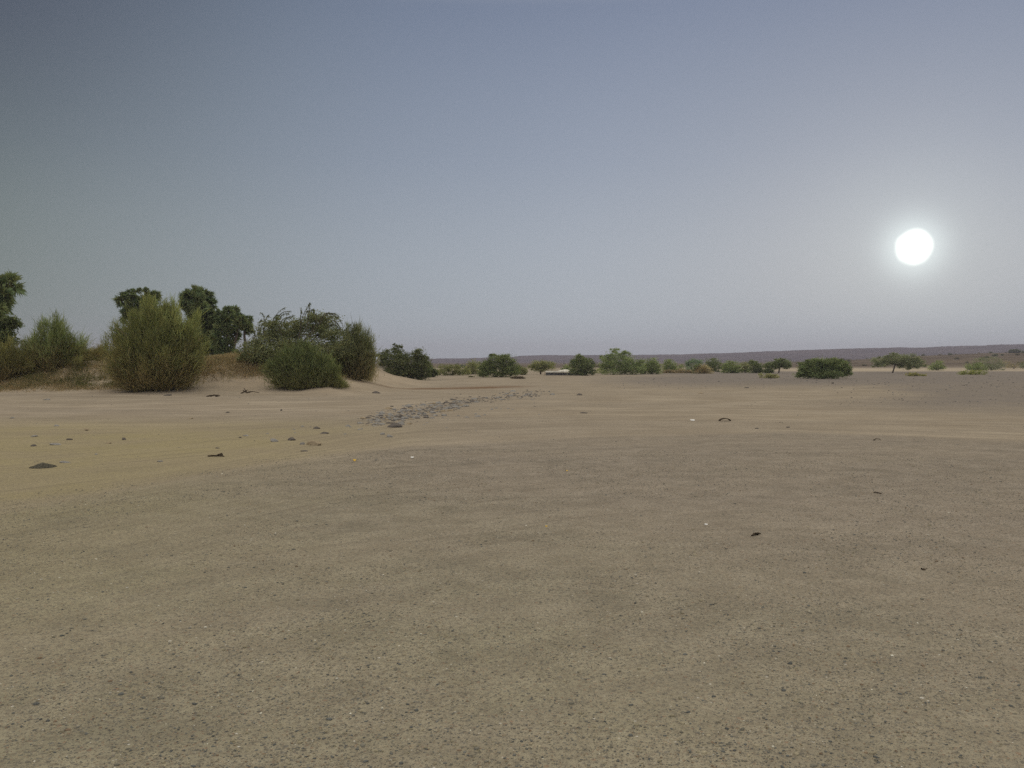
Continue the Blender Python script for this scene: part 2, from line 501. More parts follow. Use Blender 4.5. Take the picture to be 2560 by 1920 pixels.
def build_ground():
    az_f = np.radians(np.arange(-40, 40.01, 0.2))
    az_b = np.radians(np.arange(43, 317.01, 6.0))
    az = np.concatenate([az_f, az_b])
    r = np.concatenate([[0.0], np.geomspace(0.6, 1500, 560), [1900, 2600, 4000, 7000]])
    na, nr = len(az), len(r)
    AZ, R = np.meshgrid(az, r, indexing='ij')
    X = R * np.sin(AZ); Y = R * np.cos(AZ)
    Z = height(X, Y)
    Z = np.where(R > 1600, 0.0, Z)
    V = np.stack([X, Y, Z], -1).reshape(-1, 3)
    i = np.arange(na)[:, None]; j = np.arange(nr - 1)[None, :]
    i2 = (i + 1) % na
    F = np.stack([i * nr + j, i * nr + j + 1, i2 * nr + j + 1, i2 * nr + j], -1).reshape(-1, 4)
    F = F[:, ::-1]
    x = V[:, 0].astype(float); y = V[:, 1].astype(float)
    wob = (fbm(x * 0.35, y * 0.35, 40) - 0.5)
    sd = boundary_y(x) - y + wob * 1.6
    bs = bank_sd(x, y)
    gravel = sst(-0.7, 0.9, sd)
    gravel = gravel * (0.75 + 0.5 * (fbm(x * 0.5, y * 0.9, 44) - 0.3)) + 0.30 * (1 - gravel) * sst(0.42, 0.6, fbm(x * 0.1, y * 0.25, 46))
    gravel = np.where(y > 45, gravel * 0.6, gravel) * (1 - sst(-1, 2, bs))
    q = x / np.maximum(y, 1)
    pale = sst(168, 200, y + 12 * (fbm(x * 0.05, y * 0.02, 50) - 0.5) * 2) * (1 - sst(270, 330, y)) * sst(0.10, 0.2, q)
    pale = pale * (0.25 + 0.6 * sst(0.28, 0.34, q)) * sst(0.30, 0.5, fbm(x * 0.03, y * 0.02, 52))
    stony = sst(55, 85, y) * (1 - sst(175, 215, y)) * sst(0.06, 0.24, q + (fbm(x * 0.05, y * 0.05, 54) - 0.5) * 0.12)
    stony = np.maximum(stony, 0.8 * sst(26, 42, y) * (1 - sst(200, 230, y)) * sst(0.36, 0.52, q + (fbm(x * 0.1, y * 0.06, 56) - 0.5) * 0.16))
    # shadow of a low scarp, painted into the sand as a reddish-brown streak
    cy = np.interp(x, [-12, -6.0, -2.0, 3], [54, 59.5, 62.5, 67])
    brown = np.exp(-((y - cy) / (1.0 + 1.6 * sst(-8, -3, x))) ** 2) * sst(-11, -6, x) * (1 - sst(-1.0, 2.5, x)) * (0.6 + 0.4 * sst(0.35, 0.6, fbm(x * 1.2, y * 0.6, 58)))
    bank = sst(-1.5, 3, bs)
    yellow = sst(0.0, 1.0, (-x - 0.5) / 6.0) * (1 - sst(20, 30, y)) * (0.40 + 0.50 * sst(0, 1.5, -sd))
    streak = y - np.interp(x, [-30, -9, -5.7, -4.3, -2.25, 2.05, 7, 10.8, 16, 40], [0, 4, 8.5, 13.4, 17.8, 20.7, 21.7, 19.5, 17, 12]) * np.clip(1 - np.maximum(y - 22, 0) / 40, 0.0, 1)
    streak = streak + wob * 0.5
    pth = np.array([(-2.2, 0)])
    pw = [hit(a, b) for a, b in ((940, 1050), (1000, 1040), (1045, 1031), (1085, 1022), (1125, 1013), (1165, 1005))]
    pd = np.full(x.shape, 1e9)
    for k in range(len(pw) - 1):
        ax, ay, bx, by = pw[k].x, pw[k].y, pw[k + 1].x, pw[k + 1].y
        tt = np.clip(((x - ax) * (bx - ax) + (y - ay) * (by - ay)) / ((bx - ax) ** 2 + (by - ay) ** 2), 0, 1)
        pd = np.minimum(pd, np.hypot(x - ax - tt * (bx - ax), (y - ay - tt * (by - ay)) * 0.55))
    rub = 1 - sst(0.2, 1.1, pd + (fbm(x * 0.9, y * 0.6, 95) - 0.5) * 1.8)
    o = mesh_np('ground', V, F, M_ground, smooth=True,
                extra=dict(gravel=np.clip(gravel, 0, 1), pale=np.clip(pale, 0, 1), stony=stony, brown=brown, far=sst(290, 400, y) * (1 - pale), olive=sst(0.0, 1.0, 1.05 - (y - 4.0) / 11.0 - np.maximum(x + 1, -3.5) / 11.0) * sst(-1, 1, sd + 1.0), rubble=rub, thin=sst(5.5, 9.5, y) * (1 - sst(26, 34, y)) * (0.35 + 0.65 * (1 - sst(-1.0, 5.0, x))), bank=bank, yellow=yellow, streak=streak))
    o['kind'] = 'structure'
    return o


build_ground()


def build_hills():
    az = np.radians(np.arange(-46, 46.01, 0.06))
    r = np.concatenate([np.linspace(1150, 2000, 44), np.linspace(2015, 2080, 10), np.linspace(2150, 3400, 10)])
    AZ, R = np.meshgrid(az, r, indexing='ij')
    px = 1280 + FPX * np.tan(AZ)
    top = np.interp(px, [-900, 0, 900, 1070, 1180, 1285, 1300, 1380, 1500, 1700, 1900, 2000, 2120, 2240, 2300, 2400, 2560, 3400],
                    [903, 901, 898, 897, 895, 892, 889.5, 888, 888, 886.5, 880.5, 877, 874, 872, 873, 870, 867, 858])
    Hh = (HORIZON - top) / FPX * 2050 * np.cos(AZ) ** 0 + EYE
    Hh = Hh + (fbm(px * 0.02, px * 0, 77) - 0.5) * 1.6 + (fbm(px * 0.15, px * 0, 78) - 0.5) * 0.9
    q = (R - 1150) / (2040 - 1150)
    # talus apron, then a steeper edge of the tableland
    prof = 0.42 * sst(0.0, 0.9, q) + 0.58 * sst(0.55, 1.0, q)
    back = 1 - 0.5 * sst(2100, 3400, R)
    X = R * np.sin(AZ); Y = R * np.cos(AZ)
    gul = (fbm(X * 0.012, Y * 0.004, 80) - 0.5) * 0.35 * np.sin(np.clip(q, 0, 1) * math.pi)
    Z = -2.0 + (Hh + 2.0) * np.clip(prof + gul, 0, 1) * back
    V = np.stack([X, Y, Z], -1).reshape(-1, 3)
    na, nr = len(az), len(r)
    i = np.arange(na - 1)[:, None]; j = np.arange(nr - 1)[None, :]
    F = np.stack([i * nr + j, (i + 1) * nr + j, (i + 1) * nr + j + 1, i * nr + j + 1], -1).reshape(-1, 4)
    low = 1 - sst(0.25, 0.62, q + (fbm(X * 0.01, Y * 0.01, 82) - 0.5) * 0.4).reshape(-1)
    o = mesh_np('hills', V, F, M_hill, smooth=True, extra=dict(low=low))
    o['kind'] = 'structure'


build_hills()


# ------------------------------------------------------------------ plants
def rand_unit(n):
    v = RNG.normal(size=(n, 3))
    return v / np.linalg.norm(v, axis=1, keepdims=True)


def in_ball(n, bias=0.33):
    return rand_unit(n) * (RNG.random((n, 1)) ** bias)


def vary(base, n, amt=0.35, warm=0.25):
    """per-leaf colour spread round a base colour"""
    b = np.array(base)[None, :] * (1 + (RNG.random((n, 1)) - 0.5) * 2 * amt)
    w = (RNG.random((n, 1)) - 0.45) * warm
    b = b * np.concatenate([1 + w, 1 + 0 * w, 1 - 0.6 * w], 1)
    return np.clip(b, 0.004, 1)


def diamonds(C, size, ratio=0.45):
    n = len(C)
    u = rand_unit(n); w = rand_unit(n)
    v = np.cross(u, w); v /= np.linalg.norm(v, axis=1, keepdims=True) + 1e-9
    s = size * (0.6 + 0.8 * RNG.random((n, 1)))
    V = np.stack([C + u * s, C + v * s * ratio, C - u * s, C - v * s * ratio], 1).reshape(-1, 3)
    F = np.arange(4 * n).reshape(n, 4)
    return V, F


def blades(P, D, length, width, droop=0.0):
    """two-segment tapering blades from P along D"""
    n = len(P)
    D = D / (np.linalg.norm(D, axis=1, keepdims=True) + 1e-9)
    s = np.cross(D, rand_unit(n)); s /= np.linalg.norm(s, axis=1, keepdims=True) + 1e-9
    L_ = length if np.ndim(length) else np.full((n, 1), length)
    m = P + D * L_ * 0.5
    e = P + D * L_ - np.array([[0, 0, 1.0]]) * L_ * droop
    w = width if np.ndim(width) else np.full((n, 1), width)
    V = np.stack([P + s * w * 0.5, P - s * w * 0.5, m - s * w * 0.45, m + s * w * 0.45, e], 1).reshape(-1, 3)
    b = 5 * np.arange(n)[:, None]
    F1 = np.concatenate([b, b + 1, b + 2, b + 3], 1)
    F2 = np.concatenate([b + 3, b + 2, b + 4, b + 4], 1)
    return V, np.concatenate([b, b + 1, b + 2, b + 2, b + 3, b], 1).reshape(-1, 3), np.concatenate([b + 3, b + 2, b + 4], 1)


def blades_tri(P, D, length, width, droop=0.0):
    V, FA, FB = blades(P, D, length, width, droop)
    return V, np.concatenate([FA, FB])


class Tubes:
    def __init__(self):
        self.V = []; self.F = []; self.n = 0

    def add(self, pts, r0, r1, sides=5):
        pts = np.asarray(pts, float)
        k = len(pts)
        t = np.gradient(pts, axis=0)
        t /= np.linalg.norm(t, axis=1, keepdims=True) + 1e-9
        ref = np.array([0.31, 0.77, 0.2])
        a = np.cross(t, ref); a /= np.linalg.norm(a, axis=1, keepdims=True) + 1e-9
        b = np.cross(t, a)
        rr = np.linspace(r0, r1, k)[:, None, None]
        th = np.linspace(0, 2 * math.pi, sides, endpoint=False)
        ring = pts[:, None, :] + rr * (np.cos(th)[None, :, None] * a[:, None, :] + np.sin(th)[None, :, None] * b[:, None, :])
        self.V.append(ring.reshape(-1, 3))
        for i in range(k - 1):
            for s in range(sides):
                s2 = (s + 1) % sides
                self.F.append((self.n + i * sides + s, self.n + i * sides + s2, self.n + (i + 1) * sides + s2, self.n + (i + 1) * sides + s))
        # closed tip
        self.F.append(tuple(self.n + (k - 1) * sides + s for s in (0, 1, 2, 3)))
        self.n += k * sides

    def build(self, name, mat, parent):
        return mesh_np(name, np.concatenate(self.V), np.array(self.F), mat, parent, smooth=True)


def curve(a, b, bend=0.15, n=6, up=0.0):
    a = np.asarray(a, float); b = np.asarray(b, float)
    L_ = np.linalg.norm(b - a)
    off = rand_unit(1)[0] * bend * L_ + np.array([0, 0, up * L_])
    t = np.linspace(0, 1, n)[:, None]
    p = a * (1 - t) + b * t + off * np.sin(t * math.pi)
    return p + RNG.normal(size=p.shape) * 0.012 * L_ * np.sin(t * math.pi)


def lobes_world(lobes, Y, depth=0.9):
    """photo-pixel lobes (px, py, rx, ry) -> centres and radii in metres at distance Y"""
    out = []
    tot = max(l[0] + l[2] for l in lobes) - min(l[0] - l[2] for l in lobes)
    half = tot / FPX * Y * 0.5
    for k, l in enumerate(lobes):
        p = at(l[0], l[1], Y)
        rx = l[2] / FPX * Y; rz = l[3] / FPX * Y
        dy = RNG.uniform(-0.35, 0.35) * max(half - rx, 0) if len(lobes) > 1 else 0
        out.append((np.array([p.x * (Y + dy) / Y, Y + dy, EYE + (p.z - EYE) * (Y + dy) / Y]), np.array([rx, max(rx, rz) * depth, rz])))
    return out


def clip_ground(C, root, margin=0.03):
    return C[C[:, 2] > height(C[:, 0], C[:, 1]) + margin]


def plant(name, label, cat, base_px, base_py, lobes, n=9000, leaf=0.07, color=(0.085, 0.10, 0.04), style='leafy', Y=None,
          clump=0.24, clumps=26, trunk_r=0.09, stems=7, group=None, fork=0.35, mat=None, gap=0.0, stem_mat=None, amt=0.35, warm=0.25, flat=0.6, skirt=True, spread=0.38, dry=0.85):
    if Y is None:
        base = hit(base_px, base_py)
        Y = base.y
    else:
        d = ray(base_px, base_py)
        x = d.x / d.y * Y
        base = Vector((x, Y, H1(x, Y)))
    base.z -= 0.03
    root = empty(name, base, label, cat, group)
    B = np.array(base)
    W = lobes_world(lobes, Y)
    W = [(c_, r_ * 1.12) for c_, r_ in W]
    if stems != 1 and skirt:
        # bushes are leafy right down to the ground
        x0 = min(c_[0] - r_[0] for c_, r_ in W); x1 = max(c_[0] + r_[0] for c_, r_ in W); zt = max(c_[2] + r_[2] for c_, r_ in W)
        hz = zt - B[2]; wx = (x1 - x0) / 2
        for kx in (-0.5, 0.0, 0.5):
            W.append((np.array([(x0 + x1) / 2 + kx * wx, Y + RNG.uniform(-0.2, 0.2) * wx, B[2] + hz * 0.2]), np.array([wx * 0.48, wx * 0.5, hz * 0.30])))
    area = np.array([w[1][0] * w[1][2] for w in W]); area = area / area.sum()
    Cs = []; targets = []
    tw = []
    for (c, r), a in zip(W, area):
        k = max(4, int(clumps * a * len(W) / max(1, len(W)) * 2.0) + 3)
        cc = c + in_ball(k, 0.42) * r * 0.80
        targets.append(cc[RNG.random(k) < 0.75])
        m = int(n * a)
        idx = RNG.integers(0, k, m)
        rc = clump * (r[0] * r[2]) ** 0.5
        sz = rc * (0.6 + 0.9 * RNG.random(k))[:, None]
        cl = cc[idx] + RNG.normal(size=(m, 3)) * 0.62 * sz[idx] * np.array([1.15, 1.15, flat])
        # thinner fill so the lobes hold together
        mf = int(m * 0.10)
        cf = c + in_ball(mf, 0.4) * r * 0.9
        Cs.append(np.concatenate([cl, cf]))
    C = clip_ground(np.concatenate(Cs), root)
    T = np.concatenate(targets)
    T = T[T[:, 2] > B[2] + 0.1]
    tb = Tubes()
    if style == 'leafy':
        V, F = diamonds(C, leaf)
        rep = 4
        V2 = V - B
        ncol = len(C)
        # clumps share a tint
        tint = 0.88 + 0.5 * vnoise(C[:, 0] * 1.7 + C[:, 2] * 2.3, C[:, 1] * 1.7 - C[:, 2], 3)[:, None]
        colr = np.repeat(vary(color, ncol, amt, warm) * tint, rep, 0)
        mesh_np('crown', V2, F, mat or M_leaf, root, colr)
    elif style == 'feather':
        # broom-like: long plumes fan out from the root, each fringed with fine sprays
        npl = max(40, int(n / 260))
        li = RNG.choice(len(W), npl, p=np.array([w[1][0] * w[1][2] for w in W]) / sum(w[1][0] * w[1][2] for w in W))
        tgt = np.stack([W[q][0] + in_ball(1, 0.3)[0] * W[q][1] * RNG.uniform(0.55, 1.08) for q in li])
        xs = np.array([w[0][0] for w in W])
        org = B + np.stack([(tgt[:, 0] - B[0]) * spread + RNG.normal(size=npl) * 0.15, (tgt[:, 1] - B[1]) * 0.35 + RNG.normal(size=npl) * 0.15, -0.2 + 0 * tgt[:, 0]], 1)
        pid = RNG.integers(0, npl, n)
        tpl = RNG.random((n, 1)) ** 0.75
        tpar = 0.25 + 0.80 * tpl
        ax = tgt[pid] - org[pid]
        al = np.linalg.norm(ax, axis=1, keepdims=True)
        wid = 0.15 + 0.22 * RNG.random((npl, 1))
        bendv = RNG.normal(size=(npl, 3)) * 0.10
        C = org[pid] + ax * tpar + bendv[pid] * al * np.sin(tpar * 2.6) + RNG.normal(size=(n, 3)) * wid[pid] * (1.25 - 0.85 * tpl)
        okc = C[:, 2] > height(C[:, 0], C[:, 1]) + 0.02
        C = C[okc]; pid = pid[okc]; ax = ax[okc]; al = al[okc]
        d = ax / al + np.array([0, 0, 0.2]) + RNG.normal(size=C.shape) * 0.46
        ln = leaf * np.exp(RNG.normal(size=(len(C), 1)) * 0.4) * 0.72
        V, F = blades_tri(C, d, ln, 0.013 + 0.013 * RNG.random((len(C), 1)), 0.06)
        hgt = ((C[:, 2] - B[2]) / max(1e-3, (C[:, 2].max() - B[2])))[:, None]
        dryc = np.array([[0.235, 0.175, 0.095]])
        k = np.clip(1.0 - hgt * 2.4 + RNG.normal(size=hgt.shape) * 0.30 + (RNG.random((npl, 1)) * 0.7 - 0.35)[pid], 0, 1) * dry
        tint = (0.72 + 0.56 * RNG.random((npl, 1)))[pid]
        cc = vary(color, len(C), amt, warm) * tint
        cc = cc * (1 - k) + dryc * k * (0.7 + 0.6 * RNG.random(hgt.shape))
        mesh_np('foliage', V - B, F, mat or M_feather, root, np.repeat(cc, 5, 0))
    # woody parts
    if len(T):
        sel = T[RNG.permutation(len(T))[:26]]
        H = sel[:, 2].max() - B[2]
        if stems == 1:
            fk = B + np.array([RNG.normal() * 0.12 * H, 0, fork * H])
            tb.add(curve(B, fk, 0.06), trunk_r, trunk_r * 0.75, 8)
            for s in sel:
                if s[2] > fk[2] - 0.2 * H:
                    tb.add(curve(fk, s, 0.12, up=0.08), trunk_r * 0.5, trunk_r * 0.1)
        else:
            for s in sel[:max(stems, 3) * 2]:
                b0 = B + np.array([RNG.normal(), RNG.normal(), 0]) * trunk_r * 2.0
                b0[2] = B[2]
                tb.add(curve(b0, s, 0.14, up=0.1), trunk_r * RNG.uniform(0.3, 0.7), trunk_r * 0.12)
        for V_ in tb.V:
            V_ -= B
        tb.build('trunk' if stems == 1 else 'stem', stem_mat or M_bark, root)
    return root


def arching(root_B, Y, tips, color, nleaf=60, leaf=0.10):
    """wind-bent wiry branches: list of pixel polylines at distance Y, fringed with hanging leaflets; returns V,F,col and tubes"""
    Vs = []; Fs = []; Cc = []; n0 = 0
    tb = Tubes()
    for pl in tips:
        dy = RNG.uniform(-0.9, 0.9)
        pts = []
        for (a, b) in [(738, 885)] + pl:
            p = at(a, b, Y)
            pts.append((p.x, Y + dy, p.z))
        pts = np.array(pts)
        # smooth resample
        t = np.linspace(0, len(pts) - 1, 14)
        P = np.stack([np.interp(t, np.arange(len(pts)), pts[:, k]) for k in range(3)], 1)
        P[1:-1] = (P[:-2] + P[1:-1] * 2 + P[2:]) / 4
        tb.add(P, 0.028, 0.008, 4)
        tt = RNG.random(nleaf) * 13
        Q = np.stack([np.interp(tt, np.arange(14), P[:, k]) for k in range(3)], 1)
        D = RNG.normal(size=Q.shape) * 0.55 + np.array([0.35, 0, -0.45])
        V, F = blades_tri(Q, D, leaf * (0.6 + RNG.random((nleaf, 1))), 0.028, 0.15)
        Vs.append(V); Fs.append(F + n0); n0 += len(V)
        Cc.append(np.repeat(vary(color, nleaf, 0.3, 0.2), 5, 0))
    return np.concatenate(Vs), np.concatenate(Fs), np.concatenate(Cc), tb


def doum(name, label, base_px, Y, trunks, tufts, cat='palm tree', leafcol=(0.135, 0.165, 0.082), tuft_leaves=38, skirt=None, base_z=None):
    """forking doum palm: trunks are pixel polylines, tufts are (px, py, radius_px)"""
    d = ray(base_px, 900)
    x = d.x / d.y * Y
    B = np.array([x, Y, H1(x, Y) - 0.05])
    root = empty(name, Vector(B), label, cat)
    tb = Tubes()
    dys = {}
    for pl in trunks:
        pts = []
        for i, (a, b) in enumerate(pl):
            if b is None:
                pts.append(np.array([B[0] + (a - base_px) / FPX * Y, Y, B[2]]))
            else:
                p = at(a, b, Y); pts.append(np.array([p.x, Y + RNG.uniform(-0.4, 0.4) * i, p.z]))
        pts = np.array(pts)
        t = np.linspace(0, len(pts) - 1, 10)
        P = np.stack([np.interp(t, np.arange(len(pts)), pts[:, k]) for k in range(3)], 1)
        P[1:-1] = (P[:-2] + P[1:-1] * 2 + P[2:]) / 4
        tb.add(P - B, 0.14, 0.09, 7)
    tb.build('trunk', M_bark, root)
    for (a, b, rp) in tufts:
        r = rp / FPX * Y * 1.25
        p = at(a, b, Y)
        c = np.array([p.x, Y + RNG.uniform(-1.2, 1.2), p.z])
        n = tuft_leaves
        dirs = rand_unit(n); dirs[:, 2] = dirs[:, 2] * 0.9 + 0.12
        dirs /= np.linalg.norm(dirs, axis=1, keepdims=True)
        hub = c + dirs * r * (0.30 + 0.30 * RNG.random((n, 1)))
        # fan: blades spread in a plane containing dirs
        side = np.cross(dirs, rand_unit(n)); side /= np.linalg.norm(side, axis=1, keepdims=True)
        nb = 11
        ph = np.linspace(-1.15, 1.15, nb)[None, :, None]
        fd = (dirs[:, None, :] * np.cos(ph) + side[:, None, :] * np.sin(ph)).reshape(-1, 3)
        fp = np.repeat(hub, nb, 0)
        ln = r * 0.66 * (0.6 + 0.7 * RNG.random((len(fp), 1)))
        V, F = blades_tri(fp, fd, ln, r * 0.13, 0.12)
        cc = np.repeat(np.repeat(vary(leafcol, n, 0.35, 0.25), nb, 0), 5, 0)
        # petioles
        Vp, Fp = blades_tri(np.repeat(c[None], n, 0), hub - c, np.linalg.norm(hub - c, axis=1, keepdims=True) * 1.05, 0.05)
        V = np.concatenate([V, Vp]); F = np.concatenate([F, Fp + len(fp) * 5])
        cc = np.concatenate([cc, np.repeat(vary((0.09, 0.08, 0.04), n), 5, 0)])
        mesh_np('leaf_tuft', V - B, F, M_palm, root, cc)
    return root


G_DARK = (0.095, 0.112, 0.055)
G_MID = (0.130, 0.155, 0.070)
G_OLIVE = (0.215, 0.205, 0.088)
G_GREY = (0.155, 0.165, 0.090)
G_FRESH = (0.090, 0.130, 0.045)

# palms on the far side of the bank --------------------------------------------------
doum('doum_palm', 'tall dark palm cut by the left edge of the photo', -12, 66,
     [[(-12, None), (-14, 840), (-10, 745)]],
     [(-16, 722, 36), (6, 712, 30), (8, 752, 27), (-4, 790, 24), (-30, 750, 34), (18, 738, 20), (12, 772, 22)], tuft_leaves=30)
plant('round_tree', 'dense round-crowned dark tree under the palm at the left edge', 'tree', -8, 900,
      [(10, 812, 38, 34), (-25, 800, 40, 40), (30, 812, 24, 28), (0, 850, 50, 30)], n=9000, leaf=0.09, color=G_DARK, Y=62, stems=1, trunk_r=0.14)
doum('doum_palm', 'dark doum palm showing just its lobed crown above the biggest feathery bush', 345, 84,
     [[(345, None), (345, 840), (322, 770)], [(345, 840), (352, 780), (352, 750)], [(350, 820), (372, 770), (376, 748)]],
     [(316, 752, 17), (311, 775, 14), (330, 742, 16), (333, 760, 20), (357, 742, 15), (357, 765, 22), (376, 738, 14), (380, 758, 17), (345, 785, 24), (322, 790, 18), (384, 780, 20), (330, 728, 7), (357, 728, 7), (375, 727, 7), (395, 778, 14)])
doum('doum_palm', 'tallest doum palm with a full round crown right of the biggest feathery bush', 505, 86,
     [[(505, None), (505, 850), (497, 780), (495, 745)], [(505, 850), (520, 800), (525, 785)], [(500, 820), (480, 790), (474, 775)]],
     [(492, 738, 22), (478, 745, 17), (510, 742, 18), (496, 758, 24), (518, 756, 15), (473, 765, 14), (488, 778, 20), (510, 775, 20), (525, 786, 18), (533, 800, 17), (515, 800, 22),
      (468, 757, 10), (500, 815, 26), (525, 825, 24), (535, 845, 22), (505, 850, 26), (515, 875, 26), (492, 872, 22), (480, 800, 22), (478, 840, 26), (536, 868, 20)])
doum('doum_palm', 'forked doum palm with bare leaning trunks and sky showing between them', 572, 84,
     [[(565, None), (570, 850), (562, 800)], [(578, None), (588, 850), (592, 815), (602, 795)], [(583, None), (586, 862), (594, 825), (576, 790)], [(612, None), (611, 860), (608, 830), (614, 810)]],
     [(560, 788, 15), (573, 784, 15), (582, 778, 13), (552, 800, 15), (568, 805, 20), (590, 795, 15), (578, 815, 16), (603, 802, 14), (613, 800, 13), (616, 815, 12), (558, 825, 20), (575, 840, 18), (552, 850, 20),
      (568, 865, 20), (556, 885, 20), (575, 885, 17), (604, 815, 11), (575, 773, 8), (618, 827, 10)])

# feathery bushes ------------------------------------------------------------------
plant('feathery_bush', 'feathery green bush with a pointed top between the left-edge trees and the biggest bush', 'bush', 130, 955,
      [(130, 840, 45, 52), (135, 815, 26, 32), (88, 870, 45, 45), (178, 862, 32, 42), (130, 895, 80, 45), (60, 890, 40, 35), (205, 895, 30, 25), (110, 925, 60, 25)],
      n=34000, leaf=0.5, color=(0.165, 0.190, 0.085), style='feather', Y=55, clump=0.35, clumps=40, trunk_r=0.06, stem_mat=M_bark)
plant('feathery_bush', 'low olive bush filling the left edge below the palm', 'bush', 15, 955,
      [(0, 880, 50, 40), (35, 895, 45, 35), (-20, 910, 60, 35), (30, 922, 50, 25)], n=16000, leaf=0.5, color=(0.18, 0.17, 0.075), style='feather', Y=54, clump=0.35, trunk_r=0.05)
plant('feathery_bush', 'biggest feathery bush, olive above and brown near its foot', 'bush', 400, 975,
      [(395, 826, 46, 42), (345, 820, 34, 44), (450, 832, 32, 38), (420, 790, 22, 24), (372, 782, 14, 26), (436, 776, 12, 18), (346, 776, 18, 16), (292, 812, 9, 22), (480, 810, 10, 18), (278, 850, 10, 26), (385, 868, 92, 56), (318, 875, 40, 46), (305, 835, 16, 26), (468, 870, 36, 46), (390, 915, 86, 42), (435, 796, 24, 16), (385, 792, 22, 16), (415, 806, 30, 20), (325, 925, 48, 32), (455, 920, 38, 34), (345, 802, 14, 14), (282, 868, 12, 20), (478, 838, 14, 18)],
      n=105000, skirt=False, spread=0.30, leaf=0.50, color=(0.190, 0.200, 0.085), style='feather', Y=50, clump=0.26, clumps=90, trunk_r=0.08, stem_mat=M_stem)
plant('feathery_bush', 'feathery grey-green bush on the bank, right end of the thicket', 'bush', 895, 925,
      [(893, 850, 34, 46), (905, 838, 22, 30), (915, 862, 18, 30), (870, 880, 34, 36), (895, 895, 32, 28), (880, 835, 16, 22), (850, 890, 28, 28), (922, 878, 14, 30), (868, 905, 28, 20), (908, 900, 26, 22)], n=34000, leaf=0.42, color=G_GREY, style='feather', Y=57, clump=0.33, clumps=40, trunk_r=0.05)
plant('feathery_bush', 'small brown-green scrub in the gap left of the biggest bush', 'bush', 245, 935,
      [(240, 896, 32, 20), (272, 895, 24, 28), (215, 908, 30, 22), (255, 918, 34, 20), (195, 918, 26, 20), (232, 934, 40, 16), (285, 925, 24, 22)], n=20000, leaf=0.38, color=(0.19, 0.17, 0.08), style='feather', Y=58, clump=0.35, trunk_r=0.03)

# wind-bent wiry tree --------------------------------------------------------------
wy = 56.0
wt = plant('windswept_tree', 'tall wiry tree with wind-bent drooping branch tips above the thicket', 'tree', 740, 915,
           [(700, 840, 62, 40), (660, 850, 36, 42), (775, 825, 50, 42), (810, 815, 42, 35), (790, 800, 32, 26), (740, 875, 90, 38), (835, 850, 30, 40), (650, 880, 32, 36), (700, 895, 60, 30), (840, 885, 40, 34), (640, 895, 24, 20), (605, 885, 18, 20), (868, 890, 16, 24), (850, 868, 20, 30), (862, 850, 12, 24), (690, 812, 32, 22), (740, 825, 30, 26)],
           n=46000, leaf=0.055, color=(0.155, 0.165, 0.092), Y=wy, clump=0.26, clumps=120, trunk_r=0.10, stems=6, flat=0.7)
wB = np.array(wt.location)
tips = [
    [(668, 860), (680, 800), (695, 778), (711, 769)], [(680, 830), (688, 795), (705, 778), (726, 777)],
    [(690, 830), (700, 800), (712, 790), (727, 786)], [(692, 850), (705, 812), (718, 802), (728, 801)],
    [(640, 860), (641, 830), (643, 800), (650, 800)], [(652, 850), (655, 815), (660, 790), (666, 786)],
    [(660, 840), (668, 805), (662, 785), (655, 782)], [(735, 840), (732, 812), (736, 800), (748, 798)],
    [(758, 840), (758, 800), (759, 783), (760, 772)], [(757, 830), (760, 795), (770, 775), (780, 758)],
    [(775, 820), (778, 785), (779, 770), (779, 757)], [(760, 775), (768, 778), (776, 772), (782, 775)],
    [(795, 820), (800, 790), (790, 782), (792, 775)], [(800, 820), (808, 790), (825, 780), (850, 795), (857, 806)],
    [(805, 825), (815, 795), (832, 788), (850, 802), (855, 818)], [(800, 815), (815, 785), (838, 782), (848, 792)],
    [(800, 800), (812, 782), (830, 784), (842, 796)], [(815, 830), (825, 800), (842, 805), (852, 822)],
    [(815, 820), (830, 808), (845, 818), (852, 832)], [(715, 840), (708, 818), (718, 808), (732, 812)],
    [(675, 820), (676, 798), (684, 786), (696, 786)], [(620, 880), (632, 850), (636, 830), (632, 822)],
    [(838, 850), (856, 825), (862, 818), (872, 808)], [(700, 820), (712, 800), (722, 794), (735, 796)],
    [(688, 812), (694, 790), (704, 783), (716, 782)], [(640, 850), (648, 822), (652, 808), (658, 806)],
]
V, F, Cc, tb = arching(wB, wy, tips, (0.12, 0.13, 0.075), nleaf=110, leaf=0.13)
mesh_np('drooping_foliage', V - wB, F, M_leaf, wt, Cc)
for V_ in tb.V:
    V_ -= wB
tb.build('branch', M_bark, wt)

plant('spreading_bush', 'low loose green bush sprawling down the sandy slope in front of the wiry tree', 'bush', 790, 978,
      [(700, 912, 26, 24), (745, 915, 40, 34), (790, 928, 42, 40), (832, 945, 26, 32), (852, 966, 14, 14), (770, 885, 30, 20), (722, 888, 20, 14), (805, 962, 40, 16), (750, 950, 36, 18),
       (692, 938, 20, 16), (812, 900, 20, 14), (750, 868, 14, 10), (672, 920, 12, 14), (866, 975, 10, 8)],
      n=80000, leaf=0.26, color=(0.130, 0.152, 0.070), style='feather', Y=51.0, clump=0.25, clumps=90, trunk_r=0.05, skirt=False, spread=0.5, dry=0.35)
plant('dark_bush', 'dark ragged-topped bush at the right foot of the sandy bank', 'bush', 1030, 948,
      [(985, 895, 34, 26), (960, 885, 18, 16), (1010, 910, 44, 30), (1050, 890, 26, 24), (1060, 920, 22, 26), (1025, 925, 34, 20), (985, 868, 10, 10), (1002, 866, 7, 8), (1045, 880, 14, 9), (960, 905, 18, 20), (1050, 940, 16, 8)],
      n=26000, leaf=0.075, color=(0.11, 0.122, 0.066), Y=88, clump=0.24, clumps=70, trunk_r=0.08, flat=0.75)
